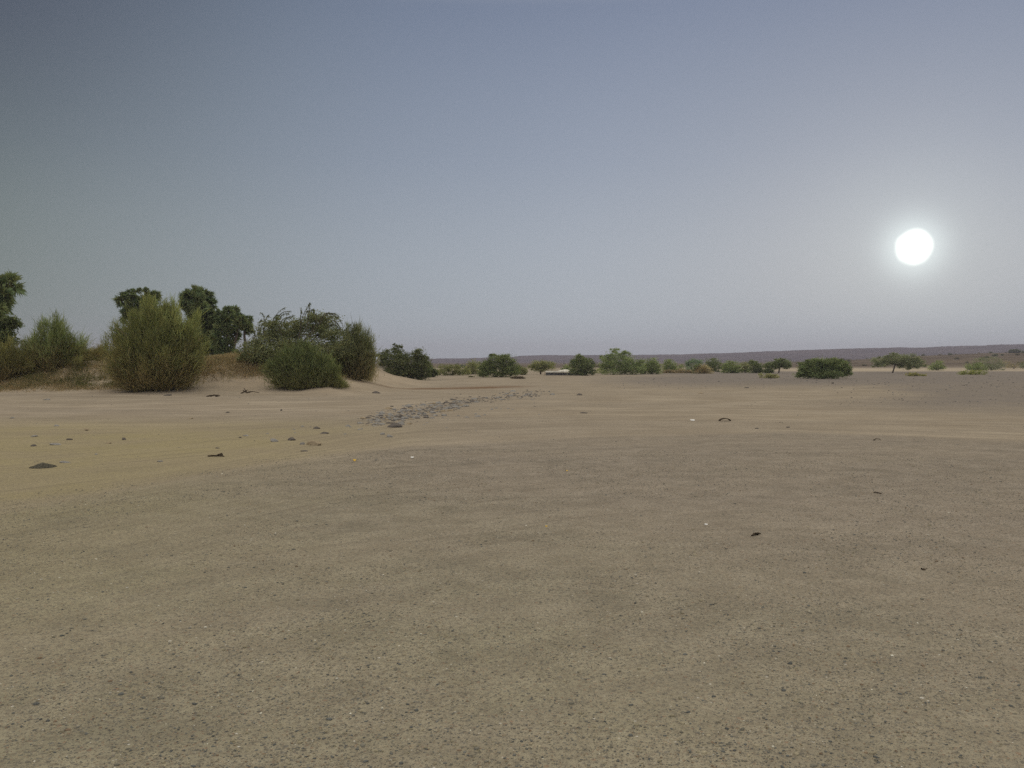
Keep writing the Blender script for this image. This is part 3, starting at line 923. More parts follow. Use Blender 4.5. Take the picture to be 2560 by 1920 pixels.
plant('small_bush', 'small dark bush touching the right side of the ragged dark bush', 'bush', 1082, 941,
      [(1078, 925, 14, 12), (1088, 932, 10, 8), (1070, 915, 10, 10)], n=3500, leaf=0.08, color=G_DARK, Y=108)

# trees and bushes along the wadi ---------------------------------------------------
Q = [
    # name, label, cat, base px, base py, lobes, n, color, stems
    ('olive_bush', 'wide low olive bush left of the dark dome-shaped tree', 'bush', 1130, 938.5, [(1110, 923, 20, 12), (1135, 920, 24, 11), (1160, 928, 20, 10), (1098, 930, 10, 7)], 5500, G_OLIVE, 5),
    ('dome_tree', 'dark dome-shaped tree with short trunks left of the stone platform', 'tree', 1252, 943, [(1245, 905, 34, 18), (1215, 915, 22, 18), (1278, 915, 22, 18), (1258, 892, 18, 10), (1232, 892, 10, 8), (1225, 928, 26, 10), (1275, 928, 20, 8)], 16000, G_DARK, 4),
    ('olive_bush', 'pale olive bush behind the left flank of the dome-shaped tree', 'bush', 1182, 936, [(1182, 912, 18, 14), (1175, 925, 16, 10)], 3500, G_OLIVE, 4),
    ('olive_bush', 'small olive bush at the right foot of the dome-shaped tree', 'bush', 1305, 937.5, [(1305, 925, 14, 10), (1312, 930, 8, 6), (1292, 922, 8, 8)], 3000, G_OLIVE, 4),
    ('spreading_tree', 'thin spreading olive tree between the dome-shaped tree and the stone platform', 'tree', 1352, 936, [(1350, 912, 24, 10), (1335, 918, 16, 9), (1372, 916, 16, 12), (1352, 923, 14, 8)], 5500, G_OLIVE, 1),
    ('round_bush', 'small green bush behind the left part of the stone platform', 'bush', 1418, 933, [(1417, 920, 10, 8), (1408, 924, 7, 5)], 1800, G_MID, 3),
    ('round_tree', 'round dark green tree at the right end of the stone platform', 'tree', 1466, 939, [(1450, 905, 26, 16), (1468, 912, 20, 18), (1445, 892, 14, 8), (1436, 912, 16, 14), (1465, 928, 16, 10)], 9500, G_DARK, 3),
    ('umbrella_tree', 'tallest tree of the tree line, flat-topped and spreading wide to the ground', 'tree', 1532, 936.5, [(1545, 881, 30, 9), (1535, 876, 14, 6), (1566, 882, 14, 7), (1520, 888, 12, 5), (1545, 900, 44, 14), (1515, 905, 22, 13), (1590, 908, 24, 16), (1560, 918, 40, 14), (1515, 918, 20, 10), (1590, 924, 26, 9), (1560, 924, 24, 8), (1575, 898, 26, 12), (1512, 898, 18, 10)], 21000, (0.13, 0.155, 0.078), 4),
    ('low_bush', 'low green bush under the left side of the flat-topped tree', 'bush', 1503, 933.5, [(1500, 925, 14, 6), (1515, 928, 10, 5)], 1800, G_MID, 3),
    ('round_bush', 'broad green bush touching the right side of the flat-topped tree', 'bush', 1630, 935.5, [(1628, 908, 20, 14), (1612, 920, 18, 14), (1640, 920, 16, 14)], 7000, G_MID, 4),
    ('round_bush', 'rounded green bush standing behind the straw-coloured grass mound', 'bush', 1672, 931, [(1674, 908, 15, 11), (1664, 914, 10, 9), (1684, 916, 10, 8)], 4000, G_MID, 4),
    ('small_bush', 'smallest green bush behind the middle of the straw-coloured mound', 'bush', 1702, 927, [(1702, 916, 8, 6)], 900, G_MID, 3),
    ('round_bush', 'blue-green bush behind the tan dry grass tuft', 'bush', 1728, 929, [(1733, 905, 16, 10), (1722, 912, 11, 11), (1748, 906, 12, 9)], 4500, (0.10, 0.135, 0.085), 4),
    ('small_bush', 'small upright dark bush touching the tan dry grass tuft on its left', 'bush', 1742, 934, [(1742, 917, 10, 8), (1743, 925, 8, 7)], 2200, G_DARK, 3),
    ('round_bush', 'dark round bush right of the tan dry grass tuft', 'bush', 1783, 930, [(1782, 905, 20, 9), (1785, 915, 19, 12), (1770, 910, 9, 8)], 6500, G_DARK, 4),
    ('small_bush', 'tiny dark bush in front of the round dark bush by the grass tuft', 'bush', 1770, 933.5, [(1770, 926, 5, 7)], 900, G_DARK, 3),
    ('round_bush', 'fresh green bush in the middle of the row left of the forked tree', 'bush', 1830, 933, [(1828, 912, 22, 10), (1830, 922, 24, 10), (1812, 918, 10, 10)], 7000, G_MID, 4),
    ('round_bush', 'pale green thin bush, third left of the forked tree', 'bush', 1863, 932, [(1862, 913, 12, 9), (1866, 923, 9, 7)], 2500, G_OLIVE, 3),
    ('round_bush', 'dark green bush, second left of the forked tree', 'bush', 1890, 933, [(1888, 910, 16, 9), (1894, 920, 14, 12), (1878, 906, 10, 6)], 5500, G_DARK, 4),
    ('round_bush', 'dark bush directly left of the forked tree', 'bush', 1922, 933, [(1920, 913, 13, 9), (1922, 923, 12, 8)], 3500, G_DARK, 4),
    ('forked_tree', 'little tree with a forked bare trunk left of the biggest low bush', 'tree', 1947, 933, [(1955, 907, 22, 9), (1940, 915, 14, 9), (1968, 914, 13, 9), (1950, 899, 12, 4)], 6500, G_DARK, 1),
    ('low_bush', 'thin low green shrub on open gravel in front of the forked tree', 'bush', 1922, 946, [(1922, 939, 17, 5), (1938, 940, 10, 5), (1904, 936, 8, 4)], 1700, G_GREY, 5),
    ('broad_bush', 'biggest low bush on the plain, solid green and wider than tall', 'bush', 2055, 947.5, [(2045, 915, 38, 18), (2085, 912, 32, 15), (2020, 922, 26, 17), (2105, 925, 22, 16), (2060, 930, 60, 16), (2005, 938, 24, 8), (2030, 905, 16, 8), (2095, 905, 16, 8), (2118, 930, 12, 9)], 30000, (0.098, 0.118, 0.058), 6),
    ('acacia_tree', 'thin acacia with a visible trunk and two spreading crowns below the sun', 'tree', 2231, 932.5, [(2200, 903, 24, 11), (2225, 895, 18, 10), (2228, 884, 7, 4), (2270, 892, 24, 9), (2270, 905, 28, 14), (2290, 915, 18, 8), (2265, 918, 18, 8), (2195, 914, 18, 5), (2235, 906, 26, 10), (2250, 898, 26, 12), (2240, 888, 12, 6), (2212, 906, 26, 8), (2285, 904, 22, 12), (2308, 914, 12, 4)], 22000, (0.13, 0.14, 0.085), 1),
    ('round_bush', 'small rounded green bush right of the two-crowned acacia', 'bush', 2343, 926, [(2343, 914, 20, 9), (2350, 907, 12, 6), (2334, 919, 14, 6)], 4500, G_MID, 4),
    ('low_bush', 'yellow-green ground-hugging shrub at the foot of the two-crowned acacia', 'bush', 2290, 940, [(2280, 935, 16, 4), (2305, 938, 12, 4)], 1500, (0.13, 0.135, 0.05), 5),
    ('low_bush', 'yellow-green ground-hugging shrub in front of the far right bushes', 'bush', 2430, 937, [(2415, 932, 22, 5), (2445, 930, 22, 6)], 3000, (0.11, 0.13, 0.045), 5),
    ('round_bush', 'olive bush, left one of the pair near the right edge', 'bush', 2438, 927, [(2440, 915, 24, 10), (2425, 918, 14, 8)], 4500, G_MID, 4),
    ('dark_bush', 'wide grey-green bush, right one of the pair near the right edge', 'bush', 2480, 926, [(2475, 902, 30, 10), (2490, 912, 24, 12), (2450, 899, 12, 7), (2465, 915, 22, 10)], 6500, (0.115, 0.125, 0.085), 4),
    ('scrub_bush', 'sparse brownish scrub bush right of the pair near the right edge', 'bush', 2535, 922, [(2530, 912, 16, 7), (2515, 905, 10, 6), (2548, 908, 8, 6)], 2200, (0.16, 0.14, 0.085), 4),
    ('scrub_bush', 'dark scrub bush cut by the right edge of the photo', 'bush', 2562, 922, [(2560, 912, 9, 9)], 1200, G_DARK, 4),
]
for (nm, lb, ct, bx, by, lob, n, c, st) in Q:
    b0 = hit(bx, by)
    px_m = b0.y / FPX
    lob = [(l[0], l[1], l[2] * 1.12, l[3] * 1.08) for l in lob]
    c = tuple(v * 1.38 for v in c) if c is not G_OLIVE else (0.185, 0.190, 0.095)
    if nm == 'low_bush':
        n = int(n * 0.45); c = (c[0] * 1.15, c[1] * 1.05, c[2])
    plant(nm, lb, ct, bx, by, lob, n=int(n * 1.15), leaf=max(0.075, 0.62 * px_m * 1.0), color=c, stems=st, trunk_r=0.13 if st == 1 else 0.07, skirt=(nm != 'broad_bush'),
          clump=0.25, clumps=60, fork=0.45 if st == 1 else 0.3, flat=0.65)
plant('hill_bush', 'lone dark bush high on the stony slope at the right edge', 'bush', 2538, 890, [(2538, 878, 13, 6), (2528, 879, 8, 4)], n=1500, leaf=0.45, color=(0.10, 0.11, 0.075), Y=560, trunk_r=0.1)

# scattered far scrub on the plain and slope: each a small shrub of its own ---------------
far_spots = [(1010 + 0, 0)]
proto = {}
fs = random.Random(11)


def far_shrub(px, Y, w, h, c, label, group=None):
    d = ray(px, 900); x = d.x / d.y * Y
    g = H1(x, Y)
    n = 220
    C = in_ball(n, 0.5) * np.array([w / 2, w / 2, h * 0.6]) + np.array([0, 0, h * 0.30])
    C = C[C[:, 2] > 0.02]; n = len(C)
    V, F = diamonds(C, w * 0.09)
    root = empty('desert_shrub', (x, Y, g - 0.05), label, 'shrub', group)
    mesh_np('crown', V, F, M_leaf, root, np.repeat(vary(c, n), 4, 0))
    tb = Tubes()
    for k in range(5):
        tb.add(curve((0, 0, 0), C[k], 0.1), 0.05, 0.02, 4)
    tb.build('stem', M_bark, root)


for i in range(110):
    px = fs.choice([fs.uniform(1990, 2600), fs.uniform(1080, 2600), fs.uniform(2250, 2600)])
    Y = fs.uniform(330, 1000)
    w = fs.uniform(1.4, 3.6)
    far_shrub(px, Y, w, w * fs.uniform(0.4, 0.6), fs.choice([(0.12, 0.11, 0.075), (0.10, 0.11, 0.07), (0.15, 0.125, 0.085)]),
              'tiny scrub bush dotted over the distant stony plain below the plateau', 'tiny bushes dotted over the distant plain')


# ------------------------------------------------------------------ dry grass and brush
def dry_patch(name, label, kindlist, colorbase, kind=None, cat=None, mat=None):
    Vs = []; Fs = []; Cs = []; n0 = 0
    for (x, y, n, sx, sy, ln, lean, w) in kindlist:
        P = np.stack([x + RNG.normal(size=n) * sx, y + RNG.normal(size=n) * sy, np.zeros(n)], 1)
        P[:, 2] = height(P[:, 0], P[:, 1]) - 0.01
        D = RNG.normal(size=(n, 3)) * 0.7 + np.array([lean, -0.2, 1.0]); D[:, 2] = np.abs(D[:, 2]) * 0.8
        V, F = blades_tri(P, D, ln * (0.4 + 0.9 * RNG.random((n, 1))), w, 0.25)
        Vs.append(V); Fs.append(F + n0); n0 += len(V)
        Cs.append(np.repeat(vary(colorbase, n, 0.45, 0.3), 5, 0))
    V = np.concatenate(Vs); F = np.concatenate(Fs); C = np.concatenate(Cs)
    if kind:
        o = mesh_np(name, V, F, mat or M_dry, None, C)
        o['kind'] = kind; o['label'] = label; o['category'] = cat or name.replace('_', ' ')
        return o
    b = Vector((kindlist[0][0], kindlist[0][1], H1(kindlist[0][0], kindlist[0][1])))
    o = mesh_np(name, V - np.array(b), F, mat or M_dry, None, C)
    o.location = b
    return tag(o, label, cat)


pat = []
for k in range(330):
    # brush covers the upper bank and its foot
    X = RNG.uniform(-34, -9.5)
    Yk = RNG.uniform(50.5, 66)
    s = float(bank_sd(np.array([X]), np.array([Yk]))[0])
    if s < 1.1 or (X > -11.2 and s < 4) or (X > -20 and s < 3.2):
        continue
    pat.append((X, Yk, 190, 0.6, 0.6, 0.36, RNG.uniform(-0.2, 0.5), 0.014))
for k in range(120):
    X = RNG.uniform(-21, -14); Yk = RNG.uniform(52.5, 60)
    if float(bank_sd(np.array([X]), np.array([Yk]))[0]) > 3.6:
        pat.append((X, Yk, 180, 0.5, 0.5, 0.42, RNG.uniform(-0.1, 0.6), 0.016))
for k in range(60):
    X = RNG.uniform(-34, -20); Yk = RNG.uniform(51, 55)
    pat.append((X, Yk, 220, 0.6, 0.4, 0.26, 0.1, 0.014))
dry_patch('dry_grass', 'dry brown grass and twigs matting the sandy bank', pat, (0.26, 0.205, 0.130), 'stuff', 'grass')
pat = []
for k in range(110):
    X = RNG.uniform(-33, -19.5); Yk = RNG.uniform(51.5, 58)
    pat.append((X, Yk, 160, 0.35, 0.3, 0.35, 0.2, 0.016))
for k in range(16):
    pat.append((RNG.uniform(-16.5, -12), RNG.uniform(54, 58), 140, 0.4, 0.3, 0.3, 0.3, 0.014))
dry_patch('green_undergrowth', 'low green and olive undergrowth at the foot of the left bushes', pat, (0.115, 0.115, 0.05), 'stuff', 'undergrowth')


def px_patch(px, py, n, wpx, ln, w, lean=0.1):
    b = hit(px, py); m = b.y / FPX
    return (b.x, b.y, n, wpx * m, wpx * m * 0.8, ln, lean, w)


dry_patch('grass_tuft', 'tan dry grass tuft standing alone among the dark bushes of the tree line', [px_patch(1757, 934, 2000, 2.6, 1.9, 0.05, 0.05)], (0.36, 0.30, 0.20), cat='grass tuft')
dry_patch('grass_mound', 'straw-coloured mound of dry grass under the bushes right of the flat-topped tree',
          [px_patch(1672 + k * 14, 933, 900, 7, 0.85, 0.05) for k in range(5)] + [px_patch(1690, 928, 900, 12, 0.9, 0.05)], (0.25, 0.20, 0.135), cat='dry grass')
dry_patch('brush_pile', 'low grey-brown pile of dead brush at the right foot of the dome-shaped tree', [px_patch(1298, 947, 900, 6, 0.42, 0.03), px_patch(1286, 946, 500, 4, 0.3, 0.03)], (0.10, 0.08, 0.065), cat='brush pile')
dry_patch('brush_pile', 'small clump of dead brush on the sand left of the dome-shaped tree', [px_patch(1178, 943, 500, 3, 0.25, 0.03)], (0.12, 0.12, 0.06), cat='brush pile')


# ------------------------------------------------------------------ low stone platform
def box_mb(V, F, c, s, jit=0.0, rot=0.0, bev=0.03):
    """chamfered box appended to lists"""
    hx, hy, hz = s[0] / 2, s[1] / 2, s[2] / 2
    b = min(bev, hx * 0.4, hy * 0.4, hz * 0.4)
    pts = []
    for sz in (-1, 1):
        for (x, y) in ((-1, -1), (1, -1), (1, 1), (-1, 1)):
            pts.append((x * (hx - b), y * (hy - b), sz * hz))
    for sz in (-1, 1):
        for (x, y) in ((-1, -1), (1, -1), (1, 1), (-1, 1)):
            pts.append((x * hx, y * hy, sz * (hz - b)))
    n = len(V)
    cr, sr = math.cos(rot), math.sin(rot)
    for (x, y, z) in pts:
        x += random.uniform(-jit, jit); y += random.uniform(-jit, jit); z += random.uniform(-jit, jit)
        V.append((c[0] + x * cr - y * sr, c[1] + x * sr + y * cr, c[2] + z))
    q = [(3, 2, 1, 0), (4, 5, 6, 7)]
    for i in range(4):
        j = (i + 1) % 4
        q.append((i, j, 8 + j, 8 + i)); q.append((8 + i, 8 + j, 12 + j, 12 + i)); q.append((12 + i, 12 + j, 4 + j, 4 + i))
    for f in q:
        F.append(tuple(n + k for k in f))


def platform():
    b = hit(1366, 938.5)
    Y = b.y
    m = Y / FPX
    Lx = 100 * m
    root = empty('stone_platform', (b.x, Y, H1(b.x, Y) - 0.02), 'long low grey stone-block platform with a pale flat top at the tree line', 'platform')
    hgt = 0.36
    for yy in (0.0, 1.9):
        V, F = [], []
        for row in range(3):
            x = (row % 2) * -0.12
            while x < Lx:
                w = random.uniform(0.28, 0.5)
                box_mb(V, F, (x + w / 2, yy + random.uniform(-0.02, 0.02), 0.06 + row * 0.12), (w - 0.025, 0.26, 0.108), 0.01)
                x += w
        mesh_np('wall', V, F, M_block, root)
    V, F = [], []
    x = -0.05
    while x < Lx - 0.2:
        w = random.uniform(0.9, 1.4)
        box_mb(V, F, (x + w / 2, 0.95, hgt + 0.125), (w - 0.02, 2.25, 0.24), 0.008)
        x += w
    mesh_np('top_slab', V, F, M_slab, root)
    # pale heap lying on the slab
    n, k = 26, 12
    V = []
    for i in range(n):
        for j in range(k):
            u = i / (n - 1) * 2 - 1; v = j / (k - 1) * 2 - 1
            d = max(0, 1 - u * u) ** 0.7 * max(0, 1 - v * v) ** 0.6
            V.append((u * 0.85, v * 0.8, 0.30 * d * (0.85 + 0.3 * random.random()) * (0.75 + 0.25 * u)))
    F = [(i * k + j, (i + 1) * k + j, (i + 1) * k + j + 1, i * k + j + 1) for i in range(n - 1) for j in range(k - 1)]
    o = mesh_np('sand_heap', V, F, M_slab, None, smooth=True)
    o.location = (b.x + 45 * m, Y + 0.9, root.location.z + hgt + 0.247)
    tag(o, 'pale flat heap lying on the middle of the stone platform', 'heap')
    # leaning stake at the left end
    tb = Tubes(); tb.add([(-0.32, -0.1, 0), (-0.18, -0.1, 0.45)], 0.035, 0.03, 6)
    o = tb.build('wooden_stake', M_stem, None); o.location = root.location
    tag(o, 'short pale stake leaning at the left end of the stone platform', 'stake')


platform()


# ------------------------------------------------------------------ rocks
def ico(sub=2):
    import bmesh
    bm = bmesh.new()
    bmesh.ops.create_icosphere(bm, subdivisions=sub, radius=1.0)
    V = np.array([v.co[:] for v in bm.verts]); F = np.array([[v.index for v in f.verts] for f in bm.faces])
    bm.free()
    return V, F


IV, IF = ico(3)


def rock_mesh(seed, mat, flat=0.6):
    r = np.random.default_rng(seed)
    V = IV.copy()
    # chop by random planes so that it reads as broken stone
    for k in range(11):
        n = r.normal(size=3); n /= np.linalg.norm(n)
        d = r.uniform(0.55, 0.88)
        s = V @ n
        V = V - np.outer(np.maximum(s - d, 0), n) * 0.93
    V += r.normal(size=V.shape) * 0.012
    V = V * np.array([1.0, r.uniform(0.65, 0.95), flat])
    me_o = mesh_np('rock', V, IF, mat)
    me = me_o.data
    bpy.data.objects.remove(me_o)
    return me


ROCKS = {'grey': [rock_mesh(100 + i, M_rock, 0.55) for i in range(6)],
         'dark': [rock_mesh(200 + i, M_rock2, 0.55) for i in range(4)],
         'tan': [rock_mesh(300 + i, M_rock3, 0.55) for i in range(3)]}


def rock_at(p, w, h, kind, label, group=None, name='rock', rot=None):
    me = random.choice(ROCKS[kind])
    o = bpy.data.objects.new(name, me)
    col.objects.link(o)
    o.location = (p[0], p[1], p[2] + h * (0.0 if group else 0.10))
    o.scale = (w / 2, w / 2 * random.uniform(0.8, 1.1), h / 2 / 0.55 * 1.25)
    o.rotation_euler = (random.uniform(-0.12, 0.12), random.uniform(-0.12, 0.12), random.uniform(0, 6.28) if rot is None else rot)
    return tag(o, label, 'rock', group)


def rock(px, py, wpx, hpx, kind, label, group=None):
    b = hit(px, py)
    m = b.y / FPX
    return rock_at(b, wpx * m, hpx * m, kind, label, group)


for r in [
    (987, 1068, 40, 16, 'dark', 'biggest dark boulder at the near end of the band of stones'),
    (785, 1113, 50, 17, 'tan', 'sandy brown humped boulder left of the near end of the stone band'),
    (685, 1104, 26, 14, 'grey', 'pale grey rounded stone left of the dark peaked stone and brown boulder'),
    (730, 1101, 30, 11, 'dark', 'dark peaked stone just left of the sandy brown boulder'),
    (974, 1093, 24, 10, 'grey', 'grey stone lying in front of the biggest dark boulder'),
    (957, 1087, 14, 8, 'grey', 'smaller grey stone touching the grey one in front of the biggest boulder'),
    (1003, 1044, 14, 13, 'dark', 'upright dark stone just behind the biggest dark boulder'),
    (792, 1072, 18, 8, 'dark', 'dark stone alone on the sand above the sandy brown boulder'),
    (811, 1084, 24, 7, 'dark', 'flat dark stone between the sandy brown boulder and the stone band'),
    (761, 1129, 24, 4, 'dark', 'thin flat dark stone in front of the sandy brown boulder'),
    (755, 1112, 16, 9, 'grey', 'grey stone tucked against the left side of the sandy brown boulder'),
    (941, 983, 22, 8, 'dark', 'dark stone at the foot of the slope right of the sprawling bush'),
    (1448, 988, 16, 7, 'dark', 'lone dark stone past the far right end of the stone band'),
    (1381, 987, 18, 6, 'grey', 'grey flat stone at the far right end of the stone band'),
    (1460, 1033, 26, 4, 'dark', 'flat dark stone on open sand right of the stone band'),
    (703, 1027, 8, 8, 'dark', 'small dark upright stone on bare sand below the sprawling bush'),
    (568, 1032, 14, 5, 'dark', 'small dark stone on bare sand below the dry-grass bank'),
    (310, 1100, 17, 11, 'dark', 'dark squarish stone standing alone on the sand at left'),
    (173, 1100, 17, 8, 'dark', 'dark stone nearest the centre of the left-hand stones'),
    (216, 1076, 24, 8, 'tan', 'brown pointed stone topmost right of the left-hand stones'),
    (142, 1066, 20, 6, 'grey', 'grey stone topmost left of the left-hand stones'),
    (142, 1112, 34, 6, 'grey', 'long flat grey stone lowest of the left-hand stones'),
    (84, 1116, 16, 7, 'dark', 'small dark stone farthest left and low of the left-hand stones'),
    (87, 1092, 20, 5, 'grey', 'flat grey stone farthest left of the left-hand stones'),
    (272, 1109, 16, 5, 'tan', 'low sandy stone beside the dark squarish stone at left'),
    (399, 1155, 16, 6, 'grey', 'grey stone in the sand below and right of the dark gravel heap'),
    (241, 1137, 14, 5, 'grey', 'grey stone between the dark gravel heap and the left-hand stones'),
    (163, 1157, 30, 6, 'grey', 'flat grey patch of stone right behind the dark gravel heap'),
    (544, 1121, 12, 4, 'dark', 'tiny dark stone above the dark twig clump'),
    (600, 1095, 9, 5, 'dark', 'tiny dark stone left one of a close pair on the sand'),
    (614, 1090, 20, 5, 'grey', 'flat grey stone right one of a close pair on the sand'),
    (117, 1000, 26, 5, 'grey', 'pale grey flat stone high on the sand at far left'),
    (418, 989, 26, 6, 'dark', 'flat dark stone on the sand just below the biggest feathery bush'),
    (31, 1046, 16, 5, 'grey', 'small stone near the left edge of the open sand'),
    (478, 1047, 14, 4, 'tan', 'small brown stone on bare sand left of centre below the bank'),
    (2082, 959, 9, 7, 'dark', 'single dark stone just in front of the biggest low bush'),
    (1892, 1072, 11, 4, 'dark', 'small dark stone on the pale strip right of the curled bark'),
    (1970, 1069, 12, 4, 'dark', 'small dark stone on the pale strip farther right of the curled bark'),
    (1866, 970, 14, 4, 'dark', 'small dark stone on the open plain left of the biggest low bush'),
    (1752, 984, 14, 4, 'tan', 'low brown stone on the open plain below the tree line'),
]:
    rock(*r)

# band of loose stones
path = np.array([(925, 1054), (965, 1044), (1005, 1036), (1045, 1029), (1085, 1019), (1125, 1010), (1165, 1003), (1210, 997), (1265, 990), (1320, 983), (1365, 978)], float)
for i in range(215):
    t = (i + random.random()) / 215
    t = t ** 1.05 * (len(path) - 1)
    # denser in the middle of the band
    if t > 5.5 and random.random() < 0.62:
        t = random.uniform(0.6, 5.4)
    px = np.interp(t, np.arange(len(path)), path[:, 0]); py = np.interp(t, np.arange(len(path)), path[:, 1])
    sp = np.interp(t, [0, 2, 4, 5, 7, 10], [9, 15, 14, 10, 6, 3])
    px += random.gauss(0, 16); py += random.gauss(0, sp * 0.75) + sp * 0.1
    w = random.choice([9, 11, 13, 16, 19, 24]) * random.uniform(0.8, 1.15)
    kind = random.choices(['grey', 'dark', 'tan'], [6, 3, 2])[0]
    w *= {'grey': 1, 'dark': 0.9, 'tan': 0.9}[kind]
    lab = {'grey': 'grey angular stone within the long band of loose stones', 'dark': 'dark angular stone within the long band of loose stones',
           'tan': 'brownish angular stone within the long band of loose stones'}[kind]
    rock(px, py + 2, w, w * random.uniform(0.26, 0.45), kind, lab, f'{kind} stones of the band across the sand' if kind != 'tan' else 'brownish stones of the band across the sand')
# looser stones below the band and near its left end
for (px, py, w) in [(757, 1067, 12), (735, 1074, 9), (738, 1083, 8), (869, 1066, 18), (876, 1068, 10), (898, 1075, 14), (905, 1073, 10), (928, 1057, 11), (906, 1059, 9), (943, 1032, 10), (951, 1037, 12), (669, 1085, 9), (862, 1086, 10),
                    (1167, 1044, 14), (1195, 1042, 18), (1190, 1036, 12), (1212, 1038, 10), (1145, 1040, 12), (1230, 1024, 12), (1240, 1021, 10), (1252, 1023, 8), (1270, 1022, 9), (1282, 1024, 10), (1108, 1045, 9), (1120, 1048, 7), (1348, 1037, 9), (1330, 1000, 8), (1300, 996, 10), (1117, 1070, 8), (1190, 1078, 7)]:
    rock(px, py, w, w * 0.4, 'grey', 'small grey stone strewn loose around the band of stones', 'small loose stones round the band')


def small_stones():
    bv, bf = ico(1)
    pts = []
    for i in range(520):                              # chips between the stones of the band
        t = random.random() ** 1.1 * (len(path) - 1.5)
        px = np.interp(t, np.arange(len(path)), path[:, 0]) + random.gauss(0, 22)
        py = np.interp(t, np.arange(len(path)), path[:, 1]) + random.gauss(2, 8 if t < 6 else 4)
        pts.append((px, py, random.uniform(3, 8), 0))
    for i in range(420):                              # gravel plain on the right
        if i % 2:
            px = random.uniform(2080, 2600); py = random.uniform(944, 1015)
        else:
            px = random.uniform(1500, 2580); py = random.uniform(941, 972)
        pts.append((px, py, random.uniform(2.2, 5.5), 1))
    for i in range(160):                              # sparse chips on the open sand
        pts.append((random.uniform(0, 2560), random.uniform(985, 1200), random.uniform(2, 5), 2))
    Vs, Fs, Cs, n0 = [], [], [], 0
    for (px, py, w, k) in pts:
        b = hit(px, py); m = b.y / FPX
        s_ = min(w * m / 2, 0.14)
        th = random.random() * 6.28
        P = bv * (1 + RNG.normal(size=(len(bv), 1)) * 0.16) * np.array([s_, s_ * random.uniform(0.6, 1), s_ * random.uniform(0.3, 0.55)])
        X = P[:, 0] * math.cos(th) - P[:, 1] * math.sin(th); Y_ = P[:, 0] * math.sin(th) + P[:, 1] * math.cos(th)
        Vs.append(np.stack([X + b.x, Y_ + b.y, P[:, 2] + b.z + s_ * 0.1], 1)); Fs.append(bf + n0); n0 += len(bv)
        base = random.choice([(0.22, 0.22, 0.215), (0.17, 0.16, 0.15), (0.28, 0.25, 0.21), (0.13, 0.125, 0.12)])
        Cs.append(np.repeat(np.array([base]) * random.uniform(0.8, 1.2), len(bv), 0))
    o = mesh_np('small_stones', np.concatenate(Vs), np.concatenate(Fs), M_pebble, None, np.concatenate(Cs))
    o['kind'] = 'stuff'
    o['label'] = 'loose chips and small stones strewn over the plain'
    o['category'] = 'stones'


small_stones()


# ------------------------------------------------------------------ litter, twigs, heap
def flake(px, py, wpx, mat, name, label, cat, bend=0.35, ar=0.7):
    b = hit(px, py); m = b.y / FPX
    w = wpx * m
    n = 7; V = []
    th = 0.004
    for s in (0, 1):
        for i in range(n):
            for j in range(n):
                u = i / (n - 1) - 0.5; v = j / (n - 1) - 0.5
                k = 1 - 0.25 * abs(v) * 2
                z = bend * w * (abs(u) ** 1.5 * 0.9 + 0.25 * math.sin(v * 5 + u * 3)) * 0.6 + 0.012
                V.append((u * w * k, v * w * ar, z + s * th + 0.01))
    F = []
    for s in (0, 1):
        for i in range(n - 1):
            for j in range(n - 1):
                a = s * n * n + i * n + j
                q = (a, a + n, a + n + 1, a + 1)
                F.append(q if s else q[::-1])
    rim = [(i, 0) for i in range(n)] + [(n - 1, j) for j in range(1, n)] + [(i, n - 1) for i in range(n - 2, -1, -1)] + [(0, j) for j in range(n - 2, 0, -1)]
    for k in range(len(rim)):
        a = rim[k]; c = rim[(k + 1) % len(rim)]
        F.append((a[0] * n + a[1], c[0] * n + c[1], n * n + c[0] * n + c[1], n * n + a[0] * n + a[1]))
    o = mesh_np(name, V, F, mat, smooth=True)
    o.location = b
    o.rotation_euler = (0.28, 0.0, random.uniform(-0.5, 0.5))
    return tag(o, label, cat)


flake(887, 1155, 9, M_yellow, 'plastic_scrap', 'crumpled yellow scrap on the gravel below the stone band', 'litter', 0.9)
flake(1031, 1147, 9, M_white, 'plastic_scrap', 'flat white scrap right of the yellow scrap', 'litter', 0.15)
flake(1731, 1052, 12, M_white, 'plastic_scrap', 'flat white scrap on the pale strip left of the curled bark', 'litter', 0.12)
flake(1765, 1317, 8, M_white, 'plastic_scrap', 'tiny white scrap left of the dark forked twig', 'litter', 0.2)
flake(1418, 1181, 5, M_yellow, 'plastic_scrap', 'tiny yellow fleck alone on the gravel right of centre', 'litter', 0.4)
flake(1365, 1324, 6, M_yellow, 'plastic_scrap', 'tiny pale yellow fleck in the middle of the foreground gravel', 'litter', 0.4)


def twigs(px, py, segs, mat, name, label, cat, r=0.006):
    b = hit(px, py); m = b.y / FPX
    tb = Tubes()
    for s in segs:
        pts = [((x * m), -z0 * m * 3, max(0.006, zz * m)) for (x, z0, zz) in s]
        t = np.linspace(0, len(pts) - 1, max(6, len(pts)))
        P = np.array(pts)
        P = np.stack([np.interp(t, np.arange(len(pts)), P[:, k]) for k in range(3)], 1)
        P += RNG.normal(size=P.shape) * 0.004
        tb.add(P, r, r * 0.45, 6)
    o = tb.build(name, mat, None)
    o.location = b
    return tag(o, label, cat)


